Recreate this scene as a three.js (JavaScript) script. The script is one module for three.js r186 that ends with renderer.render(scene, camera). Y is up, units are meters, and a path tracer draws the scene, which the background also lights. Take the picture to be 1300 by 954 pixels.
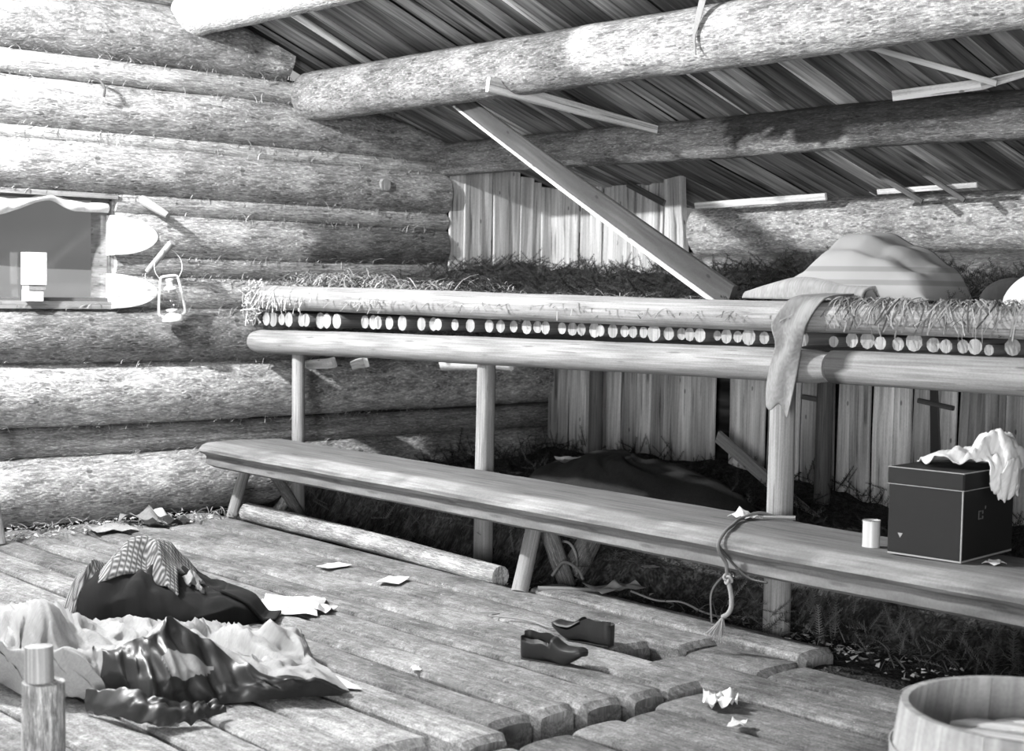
import * as THREE from 'three';
import { RectAreaLightUniformsLib } from 'three/addons/lights/RectAreaLightUniformsLib.js';
import { mergeGeometries } from 'three/addons/utils/BufferGeometryUtils.js';

// ------------------------------------------------------------------ camera, sky, light, exposure
const scene = new THREE.Scene();
const renderer = new THREE.WebGLRenderer({ antialias: true });
renderer.toneMapping = THREE.LinearToneMapping;
renderer.toneMappingExposure = 1.0;
renderer.shadowMap.enabled = true;
RectAreaLightUniformsLib.init();

const camera = new THREE.PerspectiveCamera(2 * Math.atan(477 / 1900) * 180 / Math.PI, 1300 / 954, 0.05, 200);
camera.position.set(8.523, 1.45, 0);
{
  const right = new THREE.Vector3(0.65648, 0.01908, -0.7541), up = new THREE.Vector3(-0.05573, 0.99818, -0.02326), back = new THREE.Vector3(0.75228, 0.05729, 0.65635);
  camera.quaternion.setFromRotationMatrix(new THREE.Matrix4().makeBasis(right, up, back));
}
camera.focus = 7.2; camera.userData.fStop = 4;
scene.background = new THREE.Color().setRGB(0.42, 0.42, 0.42);

const FLASH = new THREE.Vector3(1.3, 3.5, -1.5);     // flash powder burning in a pan on a tall stand, left of the view
const flash = new THREE.PointLight(0xffffff, 132);
flash.position.copy(FLASH); flash.castShadow = true; flash.shadow.radius = 4; scene.add(flash);

const day = new THREE.RectAreaLight(0xffffff, 60, 1.5, 1.95);  // daylight in the open doorway behind the camera
day.position.set(9.6, 1.02, 3.05); day.lookAt(5, 0.9, -7); scene.add(day);

// ------------------------------------------------------------------ helpers
function mulberry(a) { return () => { a |= 0; a = a + 0x6D2B79F5 | 0; let t = Math.imul(a ^ a >>> 15, 1 | a); t = t + Math.imul(t ^ t >>> 7, 61 | t) ^ t; return ((t ^ t >>> 14) >>> 0) / 4294967296; }; }
const rnd = mulberry(1907);
const R = (a, b) => a + (b - a) * rnd();
const V = (x, y, z) => new THREE.Vector3(x, y, z);
const clamp = (x, a = 0, b = 1) => Math.min(b, Math.max(a, x));
const lerp = (a, b, t) => a + (b - a) * t;
const smooth = (a, b, x) => { const t = clamp((x - a) / (b - a)); return t * t * (3 - 2 * t); };
function hash(x, y, s) { let h = Math.imul(x | 0, 374761393) ^ Math.imul(y | 0, 668265263) ^ Math.imul(s | 0, 1274126177); h = Math.imul(h ^ h >>> 13, 1274126177); return ((h ^ h >>> 16) >>> 0) / 4294967296; }
function vn(x, y, px, py, s) {           // value noise, repeating every px by py cells
  const xi = Math.floor(x), yi = Math.floor(y), fx = x - xi, fy = y - yi, u = fx * fx * (3 - 2 * fx), v = fy * fy * (3 - 2 * fy);
  const m = (a, n) => n ? ((a % n) + n) % n : a;
  const a = hash(m(xi, px), m(yi, py), s), b = hash(m(xi + 1, px), m(yi, py), s), c = hash(m(xi, px), m(yi + 1, py), s), d = hash(m(xi + 1, px), m(yi + 1, py), s);
  return lerp(lerp(a, b, u), lerp(c, d, u), v);
}
const n2 = (x, y, s = 1) => vn(x, y, 0, 0, s);
const fb = (x, y, s = 1) => (n2(x, y, s) * 0.5 + n2(x * 2.1, y * 2.1, s + 1) * 0.3 + n2(x * 4.3, y * 4.3, s + 2) * 0.2);

function tex(w, h, fn) {                 // grey texture; fn(x, y) gives 0..1 in sRGB; returns { map, bump }
  const a = new Uint8Array(w * h * 4);
  for (let j = 0; j < h; j++) for (let i = 0; i < w; i++) { const g = clamp(fn(i / w, j / h)) * 255, k = (j * w + i) * 4; a[k] = a[k + 1] = a[k + 2] = g; a[k + 3] = 255; }
  const mk = (srgb) => { const t = new THREE.DataTexture(a, w, h); t.wrapS = t.wrapT = THREE.RepeatWrapping; t.magFilter = THREE.LinearFilter; t.minFilter = THREE.LinearMipmapLinearFilter; t.generateMipmaps = true; if (srgb) t.colorSpace = THREE.SRGBColorSpace; t.needsUpdate = true; return t; };
  return { map: mk(true), bump: mk(false) };
}
const tn = (x, y, fx, fy, s) => vn(x * fx, y * fy, fx, fy, s);
// scaly bark, one metre along the log by one metre round it
const T_bark = tex(1024, 1024, (x, y) => {
  const wx = x + 0.010 * tn(x, y, 9, 9, 3), wy = y + 0.016 * tn(x, y, 8, 12, 4);
  const f = tn(wx, wy, 13, 58, 11), g = tn(wx, wy, 26, 120, 12), e = tn(wx, wy, 60, 210, 13), c = tn(x, y, 5, 6, 14), h = tn(x, y, 240, 330, 16);
  let v = 0.66 + 0.14 * (c - 0.5) + 0.20 * (f - 0.5) + 0.22 * (g - 0.5) + 0.20 * (e - 0.5) + 0.14 * (h - 0.5);
  v -= 0.26 * smooth(0.66, 0.86, g) * smooth(0.35, 0.7, tn(x, y, 9, 12, 15)); v += 0.10 * smooth(0.7, 0.9, e);
  return v;
});
// barked (peeled) pole wood: long streaks
const T_pole = tex(1024, 512, (x, y) => {
  const s = tn(x, y, 4, 44, 21), s2 = tn(x, y, 7, 120, 22), c = tn(x, y, 5, 5, 23), e = tn(x, y, 160, 160, 24);
  let v = 0.76 + 0.15 * (s - 0.5) + 0.12 * (s2 - 0.5) + 0.12 * (c - 0.5) + 0.06 * (e - 0.5);
  v -= 0.16 * smooth(0.84, 0.96, tn(x, y, 6, 40, 25));
  return v;
});
// axe-hewn floor face: trodden, specked
const T_hewn = tex(1024, 1024, (x, y) => {
  const c = tn(x, y, 5, 6, 31), g = tn(x, y, 10, 90, 32), e = tn(x, y, 200, 240, 33), k = tn(x, y, 60, 70, 34);
  let v = 0.66 + 0.22 * (c - 0.5) + 0.15 * (g - 0.5) + 0.22 * (e - 0.5) + 0.16 * (tn(x, y, 26, 34, 36) - 0.5);
  v -= 0.10 * smooth(0.76, 0.92, k); v += 0.12 * smooth(0.78, 0.9, 1 - k); v -= 0.08 * smooth(0.75, 0.9, tn(x, y, 14, 8, 35)) * smooth(0.4, 0.7, e);
  return v;
});
// sawn or split board: straight grain along x
const T_board = tex(512, 1024, (x, y) => {
  const s = tn(x, y, 2, 36, 41), s2 = tn(x, y, 4, 110, 42), e = tn(x, y, 90, 300, 43), c = tn(x, y, 3, 7, 44);
  let v = 0.72 + 0.22 * (s - 0.5) + 0.16 * (s2 - 0.5) + 0.06 * (e - 0.5) + 0.10 * (c - 0.5);
  v -= 0.30 * smooth(0.82, 0.93, tn(x, y, 2, 60, 45)) * tn(x, y, 7, 20, 46);
  const kx = x * 6, ky = y * 9, ki = Math.floor(kx), kj = Math.floor(ky);
  if (hash(ki, kj, 47) > 0.90) { const dx = (kx - ki - 0.3 - 0.4 * hash(ki, kj, 48)) / 0.12, dy = (ky - kj - 0.3 - 0.4 * hash(ki, kj, 49)) / 0.08; v -= 0.26 * smooth(1, 0.5, Math.hypot(dx, dy)); }
  return v;
});
// split roof shakes: strong dark and pale streaks
const T_shake = tex(512, 1024, (x, y) => {
  const s = tn(x, y, 2, 22, 51), s2 = tn(x, y, 3, 60, 52), s3 = tn(x, y, 6, 180, 53), c = tn(x, y, 3, 9, 54);
  return 0.62 + 0.22 * (s - 0.5) + 0.20 * (s2 - 0.5) + 0.08 * (s3 - 0.5) + 0.16 * (c - 0.5) - 0.2 * smooth(0.74, 0.9, tn(x, y, 2, 34, 55));
});
const T_earth = tex(512, 512, (x, y) => 0.30 + 0.35 * (tn(x, y, 26, 26, 61) - 0.5) + 0.35 * (tn(x, y, 90, 90, 62) - 0.5) + 0.22 * (tn(x, y, 6, 6, 63) - 0.5));
const T_wool = tex(512, 512, (x, y) => 0.66 + 0.10 * (tn(x, y, 150, 150, 71) - 0.5) + 0.12 * (tn(x, y, 8, 8, 72) - 0.5) + 0.05 * (tn(x, y, 40, 40, 73) - 0.5));
const T_knit = tex(512, 512, (x, y) => {     // rows of short slanting stitches
  const row = y * 40, k = Math.floor(row), t = x * 60 + (k % 2) * 0.5 + (row - k) * 0.9;
  return 0.60 + 0.26 * Math.sin(t * 6.283) * Math.sin((row - k) * 3.1416) - 0.26 * smooth(0.7, 1, Math.abs(row - k - 0.5) * 2) + 0.16 * (tn(x, y, 30, 30, 75) - 0.5);
});
const T_cloth = tex(512, 512, (x, y) => 0.78 + 0.10 * (tn(x, y, 9, 9, 76) - 0.5) + 0.07 * (tn(x, y, 180, 180, 77) - 0.5));
const T_bands = tex(16, 512, (x, y) => 0.74 - 0.11 * (smooth(0.42, 0.44, y) - smooth(0.49, 0.51, y)) - 0.11 * (smooth(0.60, 0.62, y) - smooth(0.67, 0.69, y)));

const g3 = (g) => new THREE.Color().setRGB(g, g, g);
function mat(g, t, o = {}) {
  const { bump = 0, ...rest } = o;
  const m = new THREE.MeshStandardMaterial({ color: g3(g), roughness: 0.92, metalness: 0, side: THREE.DoubleSide, ...rest });
  if (t) { m.map = t.map; if (bump) { m.bumpMap = t.bump; m.bumpScale = bump; } }
  return m;
}
const VC = { vertexColors: true };
const M = {
  bark: mat(1.0, T_bark, { bump: 0.007, ...VC }), barkGrey: mat(0.62, T_bark, { bump: 0.012, ...VC }),
  pole: mat(0.50, T_pole, { bump: 0.003, ...VC }), peeled: mat(0.66, T_pole, { bump: 0.004, ...VC }), post: mat(0.55, T_pole, { bump: 0.004, ...VC }),
  hewn: [0.40, 0.45, 0.50].map((g) => mat(g, T_hewn, { bump: 0.004 })), hewnLit: [0.58, 0.63, 0.68].map((g) => mat(g, T_hewn, { bump: 0.004 })), hewnDark: [0.32, 0.35, 0.38].map((g) => mat(g, T_hewn, { bump: 0.004 })),  // front planks carry flash brightness in their colour; right-hand planks are a darker tone
  bench: mat(0.44, T_pole, { bump: 0.005, ...VC }),
  board: [0.85, 1.2, 1.5, 1.75].map((g) => mat(g, T_board, { bump: 0.003 })),
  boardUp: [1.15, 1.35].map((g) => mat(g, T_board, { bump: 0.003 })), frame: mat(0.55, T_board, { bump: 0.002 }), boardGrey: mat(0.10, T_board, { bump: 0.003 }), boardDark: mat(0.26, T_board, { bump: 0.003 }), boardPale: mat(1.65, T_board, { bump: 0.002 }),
  shake: [0.32, 0.6, 0.95, 1.4, 2.4].map((g) => mat(g, T_shake, { bump: 0.006 })),
  cut: mat(0.62, T_pole), tarpaper: mat(0.05), earth: mat(0.32, T_earth, { bump: 0.03 }), moss: mat(0.30, T_earth, { bump: 0.03 }),
  wool: mat(0.66, T_wool, { bump: 0.002, roughness: 1 }), woolDark: mat(0.075, T_wool, { bump: 0.002, roughness: 1 }), coat: mat(0.012, T_wool, { bump: 0.004, roughness: 0.95 }),
  knit: mat(0.66, T_knit, { bump: 0.006, roughness: 1 }), canvas: mat(0.58, T_cloth, { bump: 0.001 }), canvasGrey: mat(0.42, T_cloth, { bump: 0.001 }),
  oilskin: mat(0.05, T_cloth, { roughness: 0.42 }), white: mat(1.05, T_cloth), paper: mat(1.2, T_cloth), rag: mat(0.55, T_wool, { bump: 0.002, roughness: 1 }),
  leather: mat(0.035, T_wool, { roughness: 0.5 }), leatherIn: mat(0.02), black: mat(0.008, T_wool, { roughness: 0.7 }), edge: mat(0.32, null, { roughness: 0.6 }), stencil: mat(0.10),
  tin: mat(0.62, null, { roughness: 0.45, metalness: 0.2 }), tinDark: mat(0.25, null, { roughness: 0.5, metalness: 0.4 }), iron: mat(0.05, null, { roughness: 0.6 }),
  lantern: mat(0.8, null, { roughness: 0.5 }), rope: mat(0.42, T_wool), ropePale: mat(0.7, T_wool), barrel: [0.62, 0.66, 0.70].map((g) => mat(g, T_pole, { bump: 0.001 })), hoop: mat(0.3, null, { roughness: 0.6 }),
  straw: new THREE.MeshStandardMaterial({ color: 0xffffff, roughness: 1, side: THREE.DoubleSide }), snow: mat(0.95), conifer: mat(0.42),
};
M.blanket = mat(0.62, T_bands, { roughness: 1 }); M.blanket.bumpMap = T_wool.bump; M.blanket.bumpScale = 0.002;
M.glass = new THREE.MeshPhysicalMaterial({ color: 0xffffff, roughness: 0.06, transmission: 1, thickness: 0, ior: 1.5 });
M.globe = new THREE.MeshPhysicalMaterial({ color: 0xe8e8e8, roughness: 0.12, transmission: 1, thickness: 0, ior: 1.5 });
M.flare = new THREE.MeshStandardMaterial({ color: 0xffffff, emissive: 0xffffff, emissiveIntensity: 6 });

const taken = {};
function numbered(name) { const n = taken[name] = (taken[name] ?? -1) + 1; return n ? name + '_' + String(n).padStart(3, '0') : name; }
function worldOf(o) { const p = V(0, 0, 0); for (; o && o !== scene; o = o.parent) p.add(o.position); return p; }
function thing(name, label, category, base = [0, 0, 0], group) {   // a Group at the thing's base
  const o = new THREE.Group(); o.name = numbered(name); o.position.set(...base); o.userData = { label, category }; if (group) o.userData.group = group; scene.add(o); return o;
}
function struct(name, label, base = [0, 0, 0]) { const o = new THREE.Group(); o.name = name; o.position.set(...base); o.userData = { kind: 'structure', label, category: name.split('_')[0] }; scene.add(o); return o; }
function part(name, geo, m, parent, label) {                        // geometry given in world metres
  const o = new THREE.Mesh(geo, m); o.name = name; o.castShadow = o.receiveShadow = true;
  const p = worldOf(parent); geo.translate(-p.x, -p.y, -p.z); parent.add(o); if (label) o.userData.label = label; return o;
}
function single(name, geo, m, label, category, group) {             // a thing that is one mesh, its origin at its base
  geo.computeBoundingBox(); const b = geo.boundingBox, c = V((b.min.x + b.max.x) / 2, b.min.y, (b.min.z + b.max.z) / 2);
  geo.translate(-c.x, -c.y, -c.z);
  const o = new THREE.Mesh(geo, m); o.name = numbered(name); o.position.copy(c); o.castShadow = o.receiveShadow = true; o.userData = { label, category }; if (group) o.userData.group = group; scene.add(o); return o;
}
function geom(pos, uv, idx, col) {
  const g = new THREE.BufferGeometry(); g.setAttribute('position', new THREE.Float32BufferAttribute(pos, 3)); g.setAttribute('uv', new THREE.Float32BufferAttribute(uv, 2));
  if (col) g.setAttribute('color', new THREE.Float32BufferAttribute(col, 3)); g.setIndex(idx); g.computeVertexNormals(); return g;
}
let seedNo = 1;
// a log from a to b: uneven, tapering, capped; col(s, th, p) tints it, shape(p, s, th) may move a point
function log(a, b, r0, r1, o = {}) {
  const seed = o.seed ?? (seedNo += 17), A = V(...a), B = V(...b), L = A.distanceTo(B), n = o.n ?? Math.max(2, Math.ceil(L / (o.step ?? 0.09))), m = o.m ?? 18;
  const ax = B.clone().sub(A).normalize(), ref = Math.abs(ax.y) > 0.8 ? V(1, 0, 0) : V(0, 1, 0), e2 = V(0, 0, 0).crossVectors(ax, ref).normalize(), e1 = V(0, 0, 0).crossVectors(e2, ax);
  const amp = o.amp ?? 0.05, bend = o.bend ?? 0, pos = [], uv = [], col = [], idx = [], vr = Math.max(1, Math.round(2 * Math.PI * r0)), p = V(0, 0, 0), off = (seed * 0.137) % 1, cap = o.cap ?? 1.25;
  const col1 = (s, th, q) => { const c = o.col ? o.col(s, th, q) : (o.tint ?? 1); col.push(c, c, c); };
  for (let i = 0; i <= n; i++) {
    const t = i / n, s = t * L;
    for (let j = 0; j <= m; j++) {
      const th = j / m * Math.PI * 2, c = Math.cos(th), d = Math.sin(th);
      let r = lerp(r0, r1, t) * (1 + amp * (fb(s * 3 + seed, c * 1.3 + 7, seed) + fb(s * 9 + 3, d * 1.7 + 3, seed + 5) - 1)); 
      if (o.round && (i === 0 || i === n)) r *= 1 - o.round;
      const bx = bend * (n2(s * 0.8, 0.5, seed) - 0.5), by = bend * (n2(s * 0.8, 5.5, seed) - 0.5);
      p.copy(A).addScaledVector(ax, s).addScaledVector(e1, c * r + bx).addScaledVector(e2, d * r + by);
      if (o.shape) o.shape(p, s, th);
      pos.push(p.x, p.y, p.z); uv.push(s + off, j / m * (o.vr ?? vr) + off); col1(s, th, p);
    }
  }
  const w = m + 1;
  for (let i = 0; i < n; i++) for (let j = 0; j < m; j++) { const k = i * w + j; idx.push(k, k + w, k + 1, k + 1, k + w, k + w + 1); }
  const body = geom(pos.slice(), uv.slice(), idx.slice(), col.slice()), N = body.attributes.normal;
  for (let i = 0; i <= n; i++) { const k = i * w, q = V(N.getX(k) + N.getX(k + m), N.getY(k) + N.getY(k + m), N.getZ(k) + N.getZ(k + m)).normalize(); for (const z of [k, k + m]) N.setXYZ(z, q.x, q.y, q.z); }
  const ends = [];
  for (const [i, sg] of [[0, 1], [n, -1]]) {
    const P = [], U = [], I = [], C = []; let cx = 0, cy = 0, cz = 0;
    for (let j = 0; j < m; j++) { const k = (i * w + j) * 3; cx += pos[k] / m; cy += pos[k + 1] / m; cz += pos[k + 2] / m; }
    P.push(cx, cy, cz); U.push(off, off); C.push(cap, cap, cap);
    for (let j = 0; j <= m; j++) { const k = (i * w + j) * 3; P.push(pos[k], pos[k + 1], pos[k + 2]); U.push(off + 0.1 * Math.cos(j / m * 6.283), off + 0.1 * Math.sin(j / m * 6.283)); C.push(cap, cap, cap); if (j) I.push(0, sg > 0 ? j : j + 1, sg > 0 ? j + 1 : j); }
    ends.push(geom(P, U, I, C));
  }
  return mergeGeometries([body, ...ends]);
}
// a loop of profile points swept along stations; prof: [[x, y]...] closed; st: [{ o, x, y, k }] origin and axes
function sweep(prof, st, o = {}) {
  const pos = [], uv = [], idx = [], m = prof.length, off = rnd(), off2 = rnd(); let arc = [0];
  for (let j = 1; j <= m; j++) arc.push(arc[j - 1] + Math.hypot(prof[j % m][0] - prof[j - 1][0], prof[j % m][1] - prof[j - 1][1]));
  let s = 0; const p = V(0, 0, 0), w = m + 1;
  st.forEach((q, i) => {
    if (i) s += q.o.distanceTo(st[i - 1].o);
    for (let j = 0; j <= m; j++) {
      const [a, b] = prof[j % m], k = q.k ?? 1, dk = q.w ? q.w(j % m) : 0;
      p.copy(q.o).addScaledVector(q.x, a * k + dk * Math.sign(a)).addScaledVector(q.y, b);
      if (o.shape) o.shape(p, s, j % m);
      pos.push(p.x, p.y, p.z); uv.push(s + off, arc[j] + off2);
    }
  });
  const n = st.length;
  for (let i = 0; i < n - 1; i++) for (let j = 0; j < m; j++) { const k = i * w + j; idx.push(k, k + 1, k + w, k + 1, k + w + 1, k + w); }
  const body = geom(pos, uv, idx).toNonIndexed(); 
  const ends = [0, n - 1].map((i) => { const P = [], U = [], I = []; let c = V(0, 0, 0); for (let j = 0; j < m; j++) { const k = (i * w + j) * 3; c.add(V(pos[k], pos[k + 1], pos[k + 2]).divideScalar(m)); } P.push(c.x, c.y, c.z); U.push(off, off2); for (let j = 0; j <= m; j++) { const k = (i * w + j) * 3; P.push(pos[k], pos[k + 1], pos[k + 2]); U.push(off + prof[j % m][0], off2 + prof[j % m][1]); if (j) I.push(0, i ? j : j + 1, i ? j + 1 : j); } return geom(P, U, I).toNonIndexed(); });
  const g = mergeGeometries([body, ...ends]); if (!o.flat) { /* soft faces inside one sweep */ } g.computeVertexNormals(); return g;
}
// a board between two points: width along side, thickness along the normal; edges a little eased
function board(a, b, width, thick, side, o = {}) {
  const A = V(...a), B = V(...b), ax = B.clone().sub(A).normalize(), x = V(...side).addScaledVector(ax, -V(...side).dot(ax)).normalize(), y = V(0, 0, 0).crossVectors(ax, x).normalize();
  const w = width / 2, t = thick / 2, c = Math.min(t * 0.35, 0.006), prof = [[-w + c, -t], [w - c, -t], [w, -t + c], [w, t - c], [w - c, t], [-w + c, t], [-w, t - c], [-w, -t + c]], n = o.n ?? 4, st = [], sd = (seedNo += 7);
  for (let i = 0; i <= n; i++) { const f = i / n; st.push({ o: A.clone().lerp(B, f).addScaledVector(x, (o.wob ?? 0) * (n2(f * 2.5, 1, sd) - 0.5)).addScaledVector(y, (o.bow ?? 0) * Math.sin(f * Math.PI) + (o.warp ?? 0) * (n2(f * 2, 9, sd) - 0.5)), x, y, k: lerp(1, o.taper ?? 1, f) * (1 + (o.wane ?? 0) * (n2(f * 3, 4, sd) - 0.5)) }); }
  return sweep(prof, st);
}
const box = (x0, x1, y0, y1, z0, z1) => { const g = new THREE.BoxGeometry(x1 - x0, y1 - y0, z1 - z0); g.translate((x0 + x1) / 2, (y0 + y1) / 2, (z0 + z1) / 2); return g; };
function tube(pts, r, o = {}) { const c = new THREE.CatmullRomCurve3(pts.map((p) => V(...p)), false, 'catmullrom', 0.5); return new THREE.TubeGeometry(c, o.n ?? pts.length * 6, r, o.m ?? 6); }
function lathe(prof, at, m = 20) { const g = new THREE.LatheGeometry(prof.map(([r, y]) => new THREE.Vector2(r, y)), m); g.translate(...at); return g; }
// a heap on the ground: radius by angle, height by (t, angle)
function heap(cx, cz, y0, rad, hgt, o = {}) {
  const nr = o.nr ?? 22, na = o.na ?? 64, pos = [], uv = [], idx = [];
  for (let i = 0; i <= nr; i++) for (let j = 0; j <= na; j++) { const t = i / nr, a = (j % na) / na * Math.PI * 2, r = rad(a) * t, x = cx + Math.cos(a) * r, z = cz + Math.sin(a) * r; let y = y0 + hgt(t, a, x, z); if (i === nr) y = y0 - (o.sink ?? 0); pos.push(x, y, z); uv.push((x - cx) * (o.uv ?? 1) + 0.5, (z - cz) * (o.uv ?? 1) + 0.5); }
  for (let i = 0; i < nr; i++) for (let j = 0; j < na; j++) { const k = i * (na + 1) + j; idx.push(k, k + 1, k + na + 1, k + 1, k + na + 2, k + na + 1); }
  return geom(pos, uv, idx);
}
// a sheet through a grid of control points; keep(i, j) picks faces; crease adds folds
function cubic(a, b, c, d, t) { return b + 0.5 * t * (c - a + t * (2 * a - 5 * b + 4 * c - d + t * (3 * (b - c) + d - a))); }
function sheet(ctrl, o = {}) {
  const nr = ctrl.length - 1, nc = ctrl[0].length - 1, S = o.s ?? 8, T = o.t ?? 8, pos = [], uv = [], idx = [], W = nc * T + 1, sharp = o.sharp ?? 0.5, th = o.thick ?? 0;
  const at = (i, j) => ctrl[clamp(i, 0, nr)][clamp(j, 0, nc)];
  const P = (fi, fj) => { const i = Math.min(Math.floor(fi), nr - 1), j = Math.min(Math.floor(fj), nc - 1), u = fi - i, v = fj - j, q = [0, 0, 0];
    for (let k = 0; k < 3; k++) { const row = []; for (let a = -1; a <= 2; a++) row.push(lerp(cubic(at(i + a, j - 1)[k], at(i + a, j)[k], at(i + a, j + 1)[k], at(i + a, j + 2)[k], v), lerp(at(i + a, j)[k], at(i + a, j + 1)[k], v), sharp)); q[k] = lerp(cubic(row[0], row[1], row[2], row[3], u), lerp(row[1], row[2], u), sharp); } return q; };
  for (let i = 0; i <= nr * S; i++) for (let j = 0; j <= nc * T; j++) { const q = P(i / S, j / T); if (o.crease) o.crease(q, i / (nr * S), j / (nc * T)); pos.push(...q); uv.push(q[0], q[2] + q[1] * 0.7); }
  for (let i = 0; i < nr * S; i++) for (let j = 0; j < nc * T; j++) { if (o.keep && !o.keep(i / S, j / T)) continue; const k = i * W + j; idx.push(k, k + 1, k + W, k + 1, k + W + 1, k + W); }
  const g = geom(pos, uv, idx);
  if (!th) return g;
  const n = pos.length / 3, N = g.attributes.normal, p2 = pos.slice(), u2 = uv.concat(uv), i2 = idx.slice();
  for (let k = 0; k < n; k++) for (let c = 0; c < 3; c++) p2.push(pos[k * 3 + c] - th * N.array[k * 3 + c]);
  for (let k = 0; k < idx.length; k += 3) i2.push(idx[k] + n, idx[k + 2] + n, idx[k + 1] + n);
  const edge = new Map(); for (let k = 0; k < idx.length; k += 3) for (let e = 0; e < 3; e++) { const a = idx[k + e], b = idx[k + (e + 1) % 3]; const key = Math.min(a, b) + '_' + Math.max(a, b); edge.has(key) ? edge.set(key, null) : edge.set(key, [a, b]); }
  for (const e of edge.values()) if (e) i2.push(e[0], e[0] + n, e[1], e[1], e[0] + n, e[1] + n);
  return geom(p2, u2, i2);
}
function ridged(x, z, s) { return 1 - Math.abs(2 * fb(x, z, s) - 1) * 2; }

// ------------------------------------------------------------------ the setting
const RP = [[-8.3, 2.064], [-6.90, 2.458], [-5.76, 2.845], [-4.69, 3.27], [-2.25, 4.29], [3.6, 1.85]];
function roofY(z) { for (let i = 0; i < RP.length - 1; i++) if (z <= RP[i + 1][0]) return lerp(RP[i][1], RP[i + 1][1], (z - RP[i][0]) / (RP[i + 1][0] - RP[i][0])); return RP[5][1]; }
const under = (p) => { const y = roofY(p.z) - 0.03; if (p.y > y) p.y = y; };

// gable wall of bark-covered logs with chinking poles between them
const wallLeft = struct('wall_left', 'gable wall of bark-covered logs with pale chinking poles');
function wallLog(y, r, z0, z1, o = {}) { return part('log', log([-0.1, y + (o.dy ?? 0), z0], [-0.1, y, z1], r * (o.k ?? 1), r, { amp: 0.07, bend: 0.03, m: 26, step: 0.07, ...o }), o.grey ? M.barkGrey : M.bark, wallLeft); }
function chink(y, r, z0, z1, o = {}) { return part('chinking_pole', log([-0.055 - (o.in ?? 0), y, z0], [-0.055 - (o.in ?? 0), y, z1], r, r * 0.95, { amp: 0.10, bend: 0.025, m: 12, step: 0.09, ...o }), M.bark, wallLeft); }
const ZF = 3.3;
wallLog(0.185, 0.205, ZF, -7.95, { tint: 0.85 });
chink(0.475, 0.10, ZF, -7.95, { tint: 0.6, in: 0.05 });
wallLog(0.77, 0.20, ZF, -7.95, { tint: 1.0, k: 1.02 });
wallLog(1.12, 0.185, ZF, -7.95, { col: (s, th, p) => 0.36 + 0.10 * smooth(0.35, 0.6, fb(p.z * 2, p.y * 6, 9)) });
for (const [z0, z1] of [[ZF, -3.06], [-4.20, -6.79]]) {
  wallLog(1.395, 0.125, z0, z1, { tint: 0.85 });
  chink(1.555, 0.075, z0, z1, { tint: 0.75 });
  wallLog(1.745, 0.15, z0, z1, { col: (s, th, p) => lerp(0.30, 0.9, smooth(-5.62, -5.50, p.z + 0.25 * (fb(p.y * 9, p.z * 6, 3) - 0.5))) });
}
for (const [z0, z1] of [[ZF, -3.06], [-4.20, -6.79]]) chink(1.935, 0.07, z0, z1, { tint: 0.95 });
{ const w = (y0, y1, z0, z1) => box(-0.13, -0.10, y0, y1, z0, z1); part('leak_backing', mergeGeometries([w(-0.1, 1.30, -8.0, 3.3), w(1.98, 2.6, -6.0, 3.3), w(1.28, 2.0, -6.8, -4.2), w(1.28, 2.0, -3.06, 3.3), w(2.6, 2.95, -5.2, 2.0), w(2.5, 2.82, -5.8, -5.0), w(2.8, 2.92, -5.5, -5.1), w(2.9, 3.3, -4.5, 0.5), w(3.3, 3.9, -3.2, -1.2)]), M.earth, wallLeft, 'dark backing sheet added between the logs to close sky leaks'); }  // added sheet inside the logs, blocks sky light through the gaps
wallLog(2.14, 0.165, ZF, -6.79, { tint: 0.72 });
chink(2.32, 0.055, ZF, -6.85, { tint: 1.1 });
wallLog(2.505, 0.16, ZF, -6.85, { tint: 0.78, shape: under });
chink(2.725, 0.08, ZF, -6.0, { tint: 0.95, shape: under });
wallLog(2.985, 0.20, 2.6, -5.42, { shape: under, col: (s, th, p) => (p.y > 2.93 - 0.25 * (p.z + 5.42) - 0.09 * fb(p.z * 9, p.y * 9, 4) && p.z < -5.25 + 0.1 * n2(p.y * 20, 1, 6)) ? 1.1 : 0.50 });
for (const [y, z] of [[3.38, -4.6], [3.76, -3.7], [4.08, -2.95]]) part('log', log([-0.1, y, Math.min(2.2, -4.5 - z)], [-0.1, y, z], 0.21, 0.21, { shape: under, m: 14, step: 0.3, tint: 0.7 }), M.bark, wallLeft);
// logs hewn off pale beside the window
for (const [y, h] of [[1.735, 0.115], [1.395, 0.10]]) {
  const s = new THREE.Shape(); s.moveTo(4.165, y - h); s.bezierCurveTo(4.34, y - h, 4.45, y - 0.45 * h, 4.45, y); s.bezierCurveTo(4.45, y + 0.4 * h, 4.32, y + 0.95 * h, 4.165, y + h); s.closePath();
  const g = new THREE.ExtrudeGeometry(s, { depth: 0.10, bevelEnabled: true, bevelSize: 0.006, bevelThickness: 0.006, bevelSegments: 2, curveSegments: 14 }); g.rotateY(Math.PI / 2); g.translate(-0.045, 0, 0);
  part('hewn_face', g, M.boardPale, wallLeft, 'pale axe-hewn end of a wall log beside the window');
}
// sawn-off branch and snags
part('snag', tube([[0.02, 2.67, -4.02], [0.10, 2.65, -4.04], [0.13, 2.60, -4.06], [0.12, 2.55, -4.06]], 0.008), M.iron, wallLeft, 'thin dark snag of a broken branch');
part('knot', log([0.0, 2.16, -6.18], [0.075, 2.16, -6.18], 0.05, 0.042, { n: 2, m: 10, cap: 0.8, tint: 0.8 }), M.peeled, wallLeft);
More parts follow.
